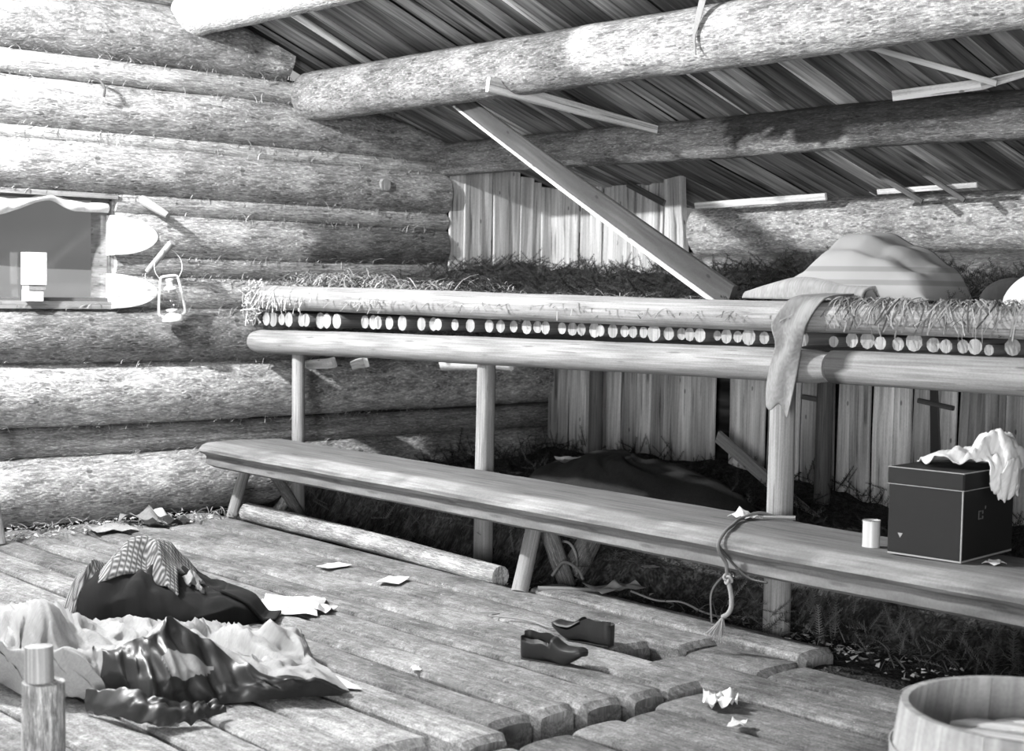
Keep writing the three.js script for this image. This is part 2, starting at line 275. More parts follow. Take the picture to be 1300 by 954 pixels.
// upright boards that finish the gable beyond the logs
{ let z = -6.80, i = 0; const W = [0.13, 0.17, 0.11, 0.14, 0.12, 0.13, 0.10, 0.13];
  for (const w of W) { const zc = z - w / 2; part('board', board([0.0 + 0.012 * (i % 2), 1.15, zc], [0.0 + 0.012 * (i % 2), Math.min(roofY(zc) + 0.02, 2.42), zc + R(-0.01, 0.01)], w - 0.004, 0.022, [0, 0, 1], { warp: 0.012 }), M.boardUp[[1, 0, 1, 0, 1, 1, 0, 0][i]], wallLeft); z -= w; i++; } 
  part('board', board([-0.18, 1.15, -7.35], [-0.18, 2.5, -7.35], 1.35, 0.03, [0, 0, 1]), M.tarpaper, wallLeft, 'dark backing behind the upright boards'); }

// low side wall behind the bunks
const wallBack = struct('wall_back', 'low side wall of upright boards and bark-covered logs behind the bunks', [0, 0, -7.8]);
{ let x = 0.0, i = 0; for (const w of [0.16, 0.17, 0.12, 0.13, 0.16, 0.17, 0.14, 0.15, 0.10]) { const top = 2.225; part('board', board([x + w / 2 + R(-0.012, 0.012), 1.1, -7.80 + 0.012 * (i % 2)], [x + w / 2, top, -7.80 + 0.012 * (i % 2)], w - R(0.003, 0.014), 0.022, [1, 0, 0], { warp: 0.012 }), M.boardUp[[1, 1, 0, 1, 1, 0, 1, 1, 0][i]], wallBack); x += w; i++; } }
part('corner_board', board([1.44, 1.62, -7.68], [1.375, 2.245, -7.70], 0.19, 0.06, [1, 0, 0.15], { n: 5, wane: 0.2 }), M.board[1], wallBack);
part('log', log([1.62, 1.885, -7.74], [11.2, 1.93, -7.74], 0.185, 0.17, { amp: 0.06, bend: 0.03, m: 24, tint: 0.95, step: 0.08, shape: (p) => { const y = roofY(p.z) - 0.03; if (p.y > y) p.y = y; } }), M.bark, wallBack);
part('log', log([1.45, 1.57, -7.76], [11.2, 1.57, -7.76], 0.16, 0.16, { amp: 0.08, bend: 0.03, m: 18, step: 0.1, col: (s, th, p) => 0.22 + 0.3 * smooth(0.5, 0.7, fb(p.x * 3, p.y * 8, 31)) }), M.bark, wallBack);
part('log', log([0.0, 1.27, -7.92], [11.2, 1.27, -7.92], 0.13, 0.13, { m: 12, step: 0.4, tint: 0.35 }), M.bark, wallBack);
{ let x = 0.02, i = 0; while (x < 5.6) { let w = R(0.11, 0.19); if (x < 1.735 && x + w > 1.66) w = 1.735 - x; if (x > 1.73 && x < 1.76) { x = 1.84; continue; } const c = x + w / 2, tone = [0, 1, 2, 1, 3, 2, 0, 2][i % 8];  // tone step differs from board to board
    part('board', board([c, -0.05, -7.80 + 0.012 * (i % 2)], [c + R(-0.015, 0.015), 1.2, -7.80 + 0.012 * (i % 2)], w - R(0.002, 0.012), 0.022, [1, 0, 0], { warp: 0.02, wob: 0.01 }), M.board[tone], wallBack); x += w; i++; } }
part('cleat', board([3.36, 0.83, -7.755], [3.60, 0.80, -7.755], 0.028, 0.03, [0, 1, 0]), M.boardDark, wallBack, 'short dark cleat across the lower boards');
part('cleat', board([2.49, 0.795, -7.755], [2.61, 0.785, -7.755], 0.03, 0.03, [0, 1, 0]), M.boardDark, wallBack, 'short dark cleat across the lower boards');
part('cleat', board([3.455, 0.95, -7.765], [3.49, 0.45, -7.765], 0.05, 0.014, [1, 0, 0], { taper: 1.4 }), M.iron, wallBack, 'dark upright strip drawn for the shaded gap under the crossing cleat');  // dark strip in place of a shaded gap between boards
part('backing_slab', box(-0.3, 11.2, -0.3, 1.9, -8.25, -8.0), M.earth, wallBack);  // added slab behind the boards, keeps sky light out of the gaps

// the rest of the shell, out of view
function plainWall(name, label, make) { const g = struct(name, label); make(g); return g; }
plainWall('wall_right', 'far gable wall of logs', (g) => { for (let k = 0; k < 11; k++) { const y = 0.19 + k * 0.38, h = 3.1 - Math.max(0, y - 1.9) * 2.1; part('log', log([11.2, y, -2.4 + h * 1.9], [11.2, y, -2.4 - h * 1.9], 0.205, 0.205, { m: 12, step: 0.6, tint: 0.8, shape: under }), M.bark, g); } });
plainWall('wall_front', 'long side wall of logs with the open doorway', (g) => { for (let k = 0; k < 6; k++) { const y = 0.19 + k * 0.37; for (const [a, b] of k < 5 ? [[-0.1, 8.8], [10.4, 11.3]] : [[-0.1, 11.3]]) part('log', log([a, y, 3.35], [b, y, 3.35], 0.2, 0.2, { m: 12, step: 0.6, tint: 0.8, shape: under }), M.bark, g); } });
const door = struct('door_1', 'open doorway to the outside', [9.6, 0, 3.3]);
part('door_frame', mergeGeometries([box(8.72, 8.84, 0, 2.05, 3.14, 3.5), box(10.36, 10.48, 0, 2.05, 3.14, 3.5), box(8.72, 10.48, 2.03, 2.13, 3.14, 3.5)]), M.board[1], door);

// roof of split boards on three bark-covered purlins
const ceiling = struct('ceiling', 'sloping roof of narrow split boards laid over log purlins', [0, 2.2, -7]);
for (let sgi = 0; sgi < 3; sgi++) {
  const [z0, y0] = RP[sgi], [z1, y1] = RP[sgi + 1]; let x = -0.15, i = 0;
  while (x < 6.3) { const w = R(0.065, 0.145), c = x + w / 2, d = R(0, 0.028) + sgi * 0.004, q = rnd();
    part('roof_board', board([c + R(-0.02, 0.02), y0 + d + 0.012, z0], [c, y1 + d + 0.012, z1], w - R(0.001, 0.010), 0.018, [1, 0, 0], { n: 3, warp: 0.01 }), M.shake[q < 0.22 ? 0 : q < 0.5 ? 1 : q < 0.78 ? 2 : q < 0.94 ? 3 : 4], ceiling); x += w; i++; }
}
{ const slab = (i, x0, x1, dy) => { const [z0, y0] = RP[i], [z1, y1] = RP[i + 1]; return board([(x0 + x1) / 2, y0 + dy, z0], [(x0 + x1) / 2, y1 + dy, z1], x1 - x0, 0.03, [1, 0, 0]); };
  part('roof_cover', mergeGeometries([0, 1, 2].map((i) => slab(i, -0.4, 11.5, 0.09))), M.tarpaper, ceiling, 'dark outer covering above the boards');
  part('roof_boarding', mergeGeometries([0, 1, 2].map((i) => slab(i, 6.3, 11.5, 0.03)).concat([slab(3, -0.4, 11.5, 0.03), slab(4, -0.4, 11.5, 0.03)])), M.shake[2], ceiling); }
// bark flaked off here and there; second purlin's top painted in shadow
part('purlin', log([0.02, 3.13, -4.69], [11.2, 3.16, -4.69], 0.14, 0.15, { amp: 0.06, bend: 0.02, m: 24, tint: 1.1, step: 0.08 }), M.bark, ceiling);
part('purlin', log([0.02, 2.715, -5.6], [11.2, 2.705, -5.6], 0.165, 0.15, { amp: 0.05, bend: 0.03, m: 28, step: 0.06, col: (s, th, p) => { const f = fb(p.x * 2.2, p.y * 5 + th, 51), g = fb(p.x * 7, p.y * 14 + th * 2, 52); let c = p.x < 2.3 ? 0.50 : 0.62; if (p.x > 2.33 && p.x < 2.72) c = 0.38; if (p.x > 2.70 && p.y > 2.60 + 0.06 * (g - 0.5)) c = 0.95; if (p.x > 3.3) c = 0.95; return c + 0.25 * (f - 0.5); } }), M.bark, ceiling);
part('purlin', log([0.02, 2.375, -6.76], [11.2, 2.355, -6.76], 0.118, 0.135, { amp: 0.05, bend: 0.03, m: 28, step: 0.05, col: (s, th, p) => { const g = fb(p.x * 4, p.y * 12, 61), e = fb(p.x * 9, p.y * 24, 62); const edge = 2.7 + 0.6 * (2.46 - p.y); let c = 0.62 + 0.2 * (g - 0.5); if (p.x > edge) { const line = 2.30 + 0.14 * (g - 0.5) + 0.10 * (e - 0.5) + (p.x > 2.85 && p.x < 3.25 ? 0.05 : 0) - (p.x > 3.6 ? 0.05 : 0); c = p.y > line ? 0.10 + 0.06 * e : 0.95; if (p.x > 3.6 && p.y < 2.36) c = 0.5 + 0.3 * (e - 0.5); } return c; } }), M.bark, ceiling);
// eave batten and laths lying on the wall log
part('batten', board([1.80, 2.03, -7.45], [2.86, 2.055, -7.45], 0.045, 0.02, [0, 1, 0.3], { wob: 0.01 }), M.board[3], ceiling, 'pale split batten lying along the wall log');
part('batten', board([3.30, 2.06, -7.36], [3.95, 2.075, -7.36], 0.03, 0.016, [0, 1, 0.3]), M.board[2], ceiling, 'pale split batten lying along the wall log');
part('lath', board([3.36, 2.155, -7.25], [3.63, 1.99, -7.32], 0.03, 0.016, [1, 0.5, 0]), M.boardDark, ceiling, 'short dark lath hanging from the roof');
part('lath', board([3.68, 2.14, -7.25], [3.90, 1.99, -7.32], 0.028, 0.016, [1, 0.5, 0]), M.boardDark, ceiling, 'short dark lath hanging from the roof');
part('lath', board([3.87, 2.735, -6.25], [4.60, 2.475, -6.45], 0.03, 0.012, [0, 1, 0.4]), M.shake[3], ceiling, 'thin pale lath under the roof boards');
part('lath', board([1.0, 2.215, -7.62], [1.32, 2.07, -7.66], 0.045, 0.02, [0.4, 1, 0]), M.boardDark, ceiling, 'short dark lath hanging from the roof');
part('splinter', board([3.90, 2.492, -6.62], [4.42, 2.505, -6.62], 0.055, 0.018, [0, 1, 0.2]), M.boardPale, ceiling, 'board stub on the second purlin with light put into its colour');  // pale colour stands in for light that the first purlin blocks
part('splinter', board([4.42, 2.50, -6.61], [4.75, 2.55, -6.61], 0.05, 0.014, [0, 1, 0.2], { taper: 0.6 }), M.board[2], ceiling);

// floor of hewn half logs
const floor = struct('floor', 'floor of hewn half logs laid side by side', [4, 0, -3]);
function plank(x0, x1, zb, zf, m, o = {}) {
  const w = (zf - zb) / 2 - 0.011, d = 0.13, e = Math.min(0.020, w * 0.3), zc = (zb + zf) / 2, n = Math.max(4, Math.ceil((x1 - x0) / 0.16)), st = [], sd = (seedNo += 11), yo = o.y ?? R(-0.016, 0.004);
  const prof = [[-w, -d], [-w, -e], [-w + e * 0.35, -e * 0.35], [-w + e, -0.004], [-w * 0.4, 0], [w * 0.4, 0], [w - e, -0.004], [w - e * 0.35, -e * 0.35], [w, -e], [w, -d]].map(([a, b]) => [-a, b]);
  for (let i = 0; i <= n; i++) { const f = i / n, x = lerp(x0, x1, f), en = Math.min(f * n, (1 - f) * n), k = en < 0.5 ? 0.86 : 1; st.push({ o: V(x, yo + 0.008 * (n2(x * 1.6, 3, sd) - 0.5) - (en < 0.5 ? 0.02 : 0), zc), x: V(0, 0, -1), y: V(0, 1, 0), k, w: (j) => 0.012 * (n2(x * 3.5 + j * 0.3, j < 5 ? 1 : 8, sd) - 0.6) }); if (i === 0 || i === n - 1) st.push({ ...st[st.length - 1], o: V(i ? x1 - 0.03 : x0 + 0.03, yo, zc), k: 1 }); }
  return part('plank', sweep(prof, st), m, floor);
}
{ const Z = [-4.78, -4.53, -4.28, -4.01, -3.82, -3.61, -3.41, -3.20, -2.98, -2.73, -2.49, -2.28, -2.01];
  for (let z = -1.78; z < 3.2; z += 0.24) Z.push(z);
  for (let i = 0; i < Z.length - 1; i++) { const e = i < 1 ? 4.42 : i < 2 ? 4.27 : i < 3 ? 4.85 : R(4.76, 4.94); plank(i < 6 ? 0.12 : 0.10, e, Z[i], Z[i + 1], Z[i] > -3.25 ? M.hewnLit[i % 3] : M.hewn[i % 3], { y: [0.002, -0.004, -0.001, 0.0, -0.006, 0.0, -0.003][i % 7] }); }  // paler front rows stand in for stronger light there
  const Y = [-4.72, -4.45, -4.16, -3.85, -3.62, -3.38, -3.14, -2.92, -2.70, -2.47, -2.24, -2.0]; for (let z = -1.76; z < 3.2; z += 0.24) Y.push(z);
  for (let i = 0; i < Y.length - 1; i++) plank(i < 1 ? 4.9 : i < 2 ? 4.50 : i < 3 ? 4.89 : 4.96, 11, Y[i], Y[i + 1], M.hewnDark[(i + 1) % 3], {});
  plank(3.16, 4.84, -5.02, -4.785, M.hewn[2], { y: 0.012 }); plank(4.44, 4.86, -4.78, -4.50, M.hewnDark[0], { y: -0.012 }); plank(5.3, 11, -4.93, -4.73, M.hewnDark[1], {});
  part('subfloor', box(0.05, 11.1, -0.3, -0.13, -4.75, 3.3), M.earth, floor); }
part('edge_pole', log([0.42, 0.035, -4.88], [2.92, 0.03, -4.84], 0.062, 0.055, { amp: 0.12, m: 12, bend: 0.03, step: 0.07, col: (s, th) => 0.75 + 0.5 * smooth(0.45, 0.65, fb(s * 5, th, 71)) }), M.bark, floor, 'slender barked pole lying along the floor edge');

// bare earth and moss below and behind the bench
const ground = struct('ground', 'dark earth and moss bank under the lower bunk', [3, 0, -6.5]);
{ const nx = 150, nz = 90, pos = [], uv = [], idx = [], x0 = -0.1, x1 = 7.2, z0 = -8.0, z1 = -4.4;
  for (let j = 0; j <= nz; j++) for (let i = 0; i <= nx; i++) { const x = lerp(x0, x1, i / nx), z = lerp(z0, z1, j / nz), n = fb(x * 2.2, z * 2.2, 81), e = fb(x * 9, z * 9, 82);
    const edge = -5.32 - 0.18 * smooth(3.2, 3.6, x) + 0.10 * (fb(x * 3, 2, 83) - 0.5), bank = lerp(0.20, 0.10, smooth(2.4, 3.4, x));
    let y = -0.075 + 0.05 * (e - 0.4); y = lerp(y, bank + 0.10 * (n - 0.5) + 0.05 * (e - 0.5), smooth(edge + 0.10, edge - 0.12, z)); y += 0.06 * smooth(-7.2, -7.8, z);
    if (x > 4.6 && z > -5.3) y += 0.03 * n; if (z > -4.7) y = -0.14;
    pos.push(x, y, z); uv.push(x * 1.3, z * 1.3); }
  for (let j = 0; j < nz; j++) for (let i = 0; i < nx; i++) { const k = j * (nx + 1) + i; idx.push(k, k + nx + 1, k + 1, k + 1, k + nx + 1, k + nx + 2); }
  part('earth_bank', geom(pos, uv, idx), M.earth, ground); }

// window in the gable wall
const win = struct('window_1', 'small window cut through the log wall', [0, 1.3, -3.63]);
part('window_frame', mergeGeometries([box(-0.30, 0.03, 1.955, 1.985, -4.20, -3.06), box(-0.30, 0.035, 1.285, 1.33, -4.20, -3.06), box(-0.30, -0.02, 1.30, 1.985, -4.205, -4.18), box(-0.30, 0.01, 1.30, 1.985, -3.10, -3.06)]), M.frame, win);
part('sash', mergeGeometries([box(-0.05, -0.02, 1.33, 1.352, -4.18, -3.10), box(-0.05, -0.02, 1.94, 1.955, -4.18, -3.10), box(-0.05, -0.02, 1.33, 1.955, -4.18, -4.166), box(-0.05, -0.02, 1.33, 1.955, -3.125, -3.10)]), M.boardDark, win);
part('pane', box(-0.037, -0.033, 1.352, 1.94, -4.166, -3.125), M.glass, win);

// ------------------------------------------------------------------ bunk
const bunk = thing('bunk', 'long upper bunk of peeled poles standing on three posts', 'bunk', [2.8, 0, -5.2]);
part('rail', log([0.21, 1.362, -5.12], [7.2, 1.36, -5.12], 0.077, 0.058, { amp: 0.04, bend: 0.02, m: 20, round: 0.12, tint: 0.95, step: 0.08 }), M.pole, bunk, 'smooth upper rail pole');
part('rail', log([0.12, 1.085, -5.12], [4.68, 1.152, -5.12], 0.076, 0.072, { amp: 0.05, bend: 0.02, m: 20, round: 0.15, tint: 0.95, step: 0.08 }), M.pole, bunk, 'smooth lower rail pole');
part('rail', log([4.70, 1.155, -5.12], [7.3, 1.18, -5.12], 0.070, 0.076, { amp: 0.05, bend: 0.02, m: 20, cap: 0.2, step: 0.05, col: (s, th) => s < 0.10 + 0.02 * Math.sin(th * 2) ? 0.16 : 0.92 }), M.pole, bunk, 'lower rail pole with a dark ring at its end');  // dark ring coloured round the end at the joint
const STUBS = [[0.236, 1.232, 0.046], [0.308, 1.232, 0.05], [0.437, 1.234, 0.04], [0.521, 1.235, 0.049], [0.613, 1.236, 0.044], [0.694, 1.237, 0.044], [0.821, 1.238, 0.053], [0.92, 1.239, 0.048], [1.043, 1.24, 0.047], [1.293, 1.243, 0.042], [1.38, 1.244, 0.046], [1.458, 1.245, 0.041], [1.545, 1.245, 0.041], [1.685, 1.247, 0.045], [1.866, 1.249, 0.04], [1.943, 1.25, 0.039], [2.03, 1.251, 0.035], [2.147, 1.252, 0.034], [2.314, 1.254, 0.038], [2.455, 1.255, 0.038], [2.535, 1.256, 0.037], [2.622, 1.257, 0.033], [2.736, 1.259, 0.041], [2.82, 1.261, 0.034], [2.894, 1.26, 0.036], [3.0, 1.26, 0.032], [3.073, 1.26, 0.037], [3.152, 1.26, 0.033], [3.237, 1.26, 0.041], [3.310, 1.26, 0.031], [3.384, 1.26, 0.036], [3.455, 1.26, 0.03], [3.523, 1.26, 0.03], [3.592, 1.26, 0.028], [3.668, 1.26, 0.043], [3.746, 1.26, 0.034], [3.813, 1.26, 0.029], [3.88, 1.26, 0.033], [3.954, 1.26, 0.036], [4.026, 1.26, 0.025], [4.093, 1.26, 0.035], [4.162, 1.26, 0.028], [4.240, 1.262, 0.04], [4.313, 1.26, 0.029], [4.461, 1.265, 0.034], [4.535, 1.265, 0.035], [4.695, 1.258, 0.025], [4.770, 1.268, 0.034], [4.848, 1.271, 0.038], [4.93, 1.262, 0.03], [4.998, 1.261, 0.03], [5.073, 1.272, 0.042], [5.152, 1.263, 0.032], [5.228, 1.262, 0.030], [5.294, 1.263, 0.028], [5.362, 1.265, 0.033], [5.422, 1.255, 0.022], [5.5, 1.269, 0.035], [5.577, 1.262, 0.031], [5.67, 1.264, 0.034], [5.76, 1.262, 0.031], [5.86, 1.264, 0.033]];
for (const [x, y, r] of STUBS) part('bed_pole', log([x, y, -5.13 + R(-0.025, 0.02)], [x + R(-0.02, 0.02), y + 0.02, -7.55], r * 1.02, r * 0.8, { amp: 0.12, m: 10, n: 6, cap: R(0.95, 1.25), tint: 0.5, round: 0.06 }), M.pole, bunk);
part('post', log([0.51, -0.08, -5.21], [0.55, 1.02, -5.17], 0.042, 0.040, { amp: 0.05, m: 12, n: 14 }), M.post, bunk);
part('post', log([2.315, -0.08, -5.23], [2.40, 1.05, -5.16], 0.054, 0.050, { amp: 0.06, m: 14, n: 14, shape: (p) => { if (p.x > 2.36 + 0.075 * p.y - 0.02 + 0.03) p.x -= 0.006; } }), M.post, bunk);
part('post', log([4.365, -0.08, -5.21], [4.405, 1.09, -5.16], 0.062, 0.056, { amp: 0.06, m: 14, n: 14 }), M.post, bunk);
for (const x of [0.9, 2.9, 5.0]) part('back_post', log([x, 0.0, -7.45], [x, 1.15, -7.45], 0.05, 0.05, { m: 10, n: 4, tint: 0.5 }), M.post, bunk);
part('crosspiece', log([-0.02, 1.14, -7.45], [7.2, 1.16, -7.45], 0.06, 0.06, { m: 10, step: 0.5, tint: 0.5 }), M.post, bunk);
for (const [xa, xb, y] of [[0.20, 0.58, 0.93], [0.72, 0.93, 0.95], [1.62, 2.30, 1.0]]) part('crosspiece', board([xa, y, -5.47], [xb, y + 0.035, -5.42], 0.055, 0.03, [0, 1, 0.3], { wob: 0.01, taper: 1.2 }), M.board[1], bunk, 'split stick wedged under the bed poles');
part('knot_stub', log([0.10, 1.075, -5.13], [0.03, 1.08, -5.12], 0.03, 0.022, { m: 8, n: 3 }), M.pole, bunk);

// fir boughs and straw strewn on the bunk
const bedding = new THREE.Group(); bedding.name = 'bough_bedding'; bedding.userData = { label: 'dark fir boughs and straw strewn over the upper bunk', category: 'bedding', kind: 'stuff' }; bedding.position.set(3, 1.3, -6.4); scene.add(bedding);
const bedY = (x, z) => { const t = smooth(-5.0, -5.6, z), n = fb(x * 2.3, z * 2.3, 91), e = fb(x * 8, z * 8, 92); return 1.335 + 0.055 * t + 0.15 * smooth(-5.9, -7.2, z) * (0.4 + n) + 0.07 * (n - 0.45) * t + 0.04 * e * t + (x < 0.9 ? 0.05 * smooth(0.9, 0.3, x) * t : 0); };
{ const nx = 150, nz = 60, pos = [], uv = [], idx = []; for (let j = 0; j <= nz; j++) for (let i = 0; i <= nx; i++) { const x = lerp(0.06, 7.2, i / nx), z = lerp(-7.57, -5.06, j / nz); pos.push(x, bedY(x, z), z); uv.push(x * 1.6, z * 1.6); }
  for (let j = 0; j < nz; j++) for (let i = 0; i < nx; i++) { const k = j * (nx + 1) + i; idx.push(k, k + nx + 1, k + 1, k + 1, k + nx + 1, k + nx + 2); } const o = part('bough_mat', geom(pos, uv, idx), M.moss, bedding); o.userData.kind = 'stuff'; }
const sprig = (() => { const P = [], I = [], U = []; const tri = (a, b, c) => { const k = P.length / 3; P.push(...a, ...b, ...c); U.push(0, 0, 0, 0, 0, 0); I.push(k, k + 1, k + 2); };
  tri([0, 0, -0.003], [0, 0, 0.003], [0.16, 0.03, 0]); for (let k = 0; k < 14; k++) { const x = 0.012 + k * 0.0105, l = 0.028 * (1 - k / 22), y = x * 0.19; for (const s of [-1, 1]) tri([x, y, 0], [x + 0.006, y, 0], [x + 0.014, y + 0.006 * (k % 3), s * l]); tri([x, y, 0], [x + 0.005, y, 0], [x + 0.012, y + 0.016, 0.004 * ((k % 2) * 2 - 1)]); } return geom(P, U, I); })();
const blade = (() => { const P = [], I = [], U = []; for (let k = 0; k <= 4; k++) { const t = k / 4; for (const s of [-1, 1]) { P.push((t - 0.5) * 0.2, 0.03 * Math.sin(t * 3.14), s * 0.0022); U.push(t, 0); } if (k) { const b = k * 2; I.push(b - 2, b - 1, b, b, b - 1, b + 1); } } return geom(P, U, I); })();
const droop = (() => { const P = [], I = [], U = []; for (let k = 0; k <= 7; k++) { const t = k / 7, a = t * 1.5, z = 0.085 * Math.sin(Math.min(a, 1.57)) , y = -0.15 * t * t; for (const s of [-1, 1]) { P.push(s * 0.0026 + 0.02 * t * t, y, z); U.push(t, 0); } if (k) { const b = k * 2; I.push(b - 2, b - 1, b, b, b - 1, b + 1); } } return geom(P, U, I); })();
function scatter(name, geo, m, parent, n, place) { const im = new THREE.InstancedMesh(geo, m, n), d = new THREE.Object3D(), w = worldOf(parent); im.name = name; im.castShadow = im.receiveShadow = true; im.userData.kind = 'stuff'; parent.add(im); for (let k = 0; k < n; k++) { d.rotation.set(0, 0, 0); d.scale.set(1, 1, 1); const g = place(d, k); d.position.sub(w); d.updateMatrix(); im.setMatrixAt(k, d.matrix); im.setColorAt(k, g3(g)); } return im; }
scatter('fir_sprigs', sprig, M.straw, bedding, 5200, (d) => { const x = R(0.1, 6.6), z = R(-7.5, -5.2), f = smooth(-5.6, -6.6, z); d.position.set(x, bedY(x, z) + R(-0.01, 0.01 + 0.03 * f), z); d.rotation.set(R(-0.5, 0.5), R(0, 6.28), R(-0.25, 0.05 + 0.5 * f)); const s = R(0.5, 1.1); d.scale.set(s, s, s); return R(0.015, 0.075); });
scatter('straws', blade, M.straw, bedding, 3600, (d, k) => { const left = k < 1500, x = left ? 0.08 + Math.abs(R(0, 1) * R(0, 1)) * 1.9 : R(0.1, 6.4), z = left ? R(-6.0, -5.08) : R(-5.5, -5.06); d.position.set(x, bedY(x, z) + (left ? R(0.0, 0.06) : R(0, 0.012)), z); d.rotation.set(R(-0.3, 0.3), R(0, 6.28), left ? R(-0.4, 0.4) : R(-0.15, 0.15)); const s = R(0.5, 1.3); d.scale.set(s, s, R(0.8, 1.6)); return left ? R(0.25, 0.6) : R(0.06, 0.35); });
scatter('hanging_straws', droop, M.straw, bedding, 560, (d, k) => { const left = k < 170, x = left ? 0.2 + 0.75 * R(0, 1) * R(0.1, 1) : [4.76, 4.83, 4.93, 5.02, 5.10, 5.24, 5.33, 5.42, 5.55, 5.68, 5.8][Math.floor(R(0, 11))] + R(-0.05, 0.05); d.position.set(x, 1.437 + R(-0.004, 0.012), -5.115 + R(-0.01, 0.012)); d.rotation.set(R(-0.15, 0.2), R(-1.1, 1.1), R(-0.8, 0.8)); const s = R(0.3, left ? 1.05 : 0.98); d.scale.set(s * 1.2, s, s * 1.12); return left ? R(0.3, 0.7) : R(0.06, 0.36); });
scatter('loose_tuft', blade, M.straw, bedding, 140, (d) => { d.position.set(0.14 + R(-0.05, 0.08), 1.36 + R(-0.14, 0.1), -5.06 + R(-0.05, 0.03)); d.rotation.set(R(0, 6.28), R(0, 6.28), R(0, 6.28)); const s = R(0.25, 0.6); d.scale.set(s, s, 1.6); return R(0.35, 0.7); });

{ const fib = [[0.385, 0.57], [0.575, 0.0], [0.955, 0], [1.29, 0], [1.50, 0], [1.615, 0], [1.875, 0], [1.99, 0], [2.285, 0], [2.36, 0], [2.655, 0], [2.80, 0]]; scatter('moss_fibres', blade, M.straw, wallLeft, 2600, (d) => { const y = fib[Math.floor(R(0, fib.length))][0]; let z = R(-6.7, -3.4); if (y > 1.31 && y < 1.95 && z > -4.2) z -= 1.2; d.position.set(0.0 + R(-0.03, 0.05), y + R(-0.015, 0.015), z); d.rotation.set(R(-0.5, 0.5), 1.57 + R(-0.7, 0.7), R(-0.6, 0.6)); const q = R(0.15, 0.55); d.scale.set(q, q, R(0.5, 1.1)); return R(0.05, 0.6); }); }
// folded blanket and things lying on the bunk
const blanket = thing('blanket', 'pale wool blanket with darker bands heaped on the upper bunk', 'blanket', [4.5, 1.42, -5.7]);
{ const prof = (t) => { const K = [[0, 0.02], [0.10, 0.10], [0.20, 0.185], [0.34, 0.305], [0.46, 0.30], [0.66, 0.235], [0.86, 0.15], [0.97, 0.08], [1, 0.01]]; for (let i = 0; i < K.length - 1; i++) if (t <= K[i + 1][0]) { const u = (t - K[i][0]) / (K[i + 1][0] - K[i][0]); return lerp(K[i][1], K[i + 1][1], u * u * (3 - 2 * u)); } return 0; };
  const rows = 9, cols = 18, C = []; for (let i = 0; i <= rows; i++) { const a = i / rows * 1.0, row = []; for (let j = 0; j <= cols; j++) { const t = j / cols, x = 4.16 + 0.80 * t, h = prof(t), c = Math.cos(a * Math.PI * 0.5), z = -5.76 + 0.36 * Math.sin(Math.min(1, a) * Math.PI * 0.5) + 0.05 * n2(t * 4, a * 3, 97); row.push([x + 0.02 * (n2(t * 5, a * 4, 95) - 0.5), 1.425 + h * Math.pow(c, 0.55) + 0.012 * Math.sin(a * 16 + t * 5) * smooth(0, 0.2, a) * smooth(1, 0.8, t), z]); } C.push(row); }
  const g = sheet(C, { s: 4, t: 4, sharp: 0.2, thick: 0.012 }); const p = g.attributes.position, u = g.attributes.uv; for (let k = 0; k < p.count; k++) u.setXY(k, p.getX(k), (p.getY(k) - 1.40) / 0.32 + 0.12); part('upper_fold', g, M.blanket, blanket);
  const lower = []; for (let i = 0; i <= 5; i++) { const a = i / 5, row = []; for (let j = 0; j <= 9; j++) { const t = j / 9; row.push([4.05 + 0.66 * t + 0.02 * Math.sin(a * 5), 1.425 + 0.10 * Math.pow(Math.max(0, Math.cos(a * Math.PI / 2)), 0.5) * (0.35 + 0.8 * Math.sin(Math.min(1, t * 1.25) * Math.PI * 0.85)) + 0.01 * n2(t * 6, a * 5, 98), -5.58 + 0.26 * Math.sin(a * Math.PI / 2)]); } lower.push(row); }
  part('lower_fold', sheet(lower, { s: 4, t: 5, sharp: 0.2, thick: 0.012 }), M.wool, blanket);
  const flap = []; for (let i = 0; i <= 4; i++) { const a = i / 4, row = []; for (let j = 0; j <= 5; j++) { const t = j / 5; row.push([4.20 + 0.22 * t, 1.43 + (0.08 + 0.14 * Math.sin(t * 2.2)) * Math.pow(Math.cos(a * 1.5), 0.5), -5.78 + 0.18 * Math.sin(a * 1.5)]); } flap.push(row); }
  part('side_fold', sheet(flap, { s: 4, t: 4, sharp: 0.2, thick: 0.01 }), M.wool, blanket); }
{ const C = [], X = [[4.43, 4.60], [4.44, 4.62], [4.39, 4.56], [4.40, 4.535], [4.365, 4.52], [4.36, 4.50], [4.37, 4.49]], Y = [1.455, 1.435, 1.33, 1.24, 1.15, 1.05, 0.975], Z = [-5.30, -5.075, -5.02, -5.02, -5.015, -5.01, -5.01];
  X.forEach(([a, b], i) => { const row = []; for (let j = 0; j <= 4; j++) { const t = j / 4; row.push([lerp(a, b, t) + 0.07 + 0.006 * Math.sin(i * 2 + j), Y[i] - (i === 6 ? 0.05 * Math.sin(t * 9) * t + 0.02 * t : 0), Z[i] + 0.014 * Math.sin(t * 7 + i)]); } C.push(row); });
  single('rag', sheet(C, { s: 6, t: 5, sharp: 0.2, thick: 0.006 }), M.rag, 'long grey ragged cloth hanging over the bunk rails', 'cloth'); }
{ const g = heap(5.50, -5.42, 1.40, (a) => 0.17 + 0.02 * Math.sin(a * 3), (t) => 0.17 * Math.sqrt(Math.max(0, 1 - t * t)), { nr: 16, na: 40 }); single('pillow', g, M.white, 'white stuffed pillow at the right end of the upper bunk', 'pillow'); }
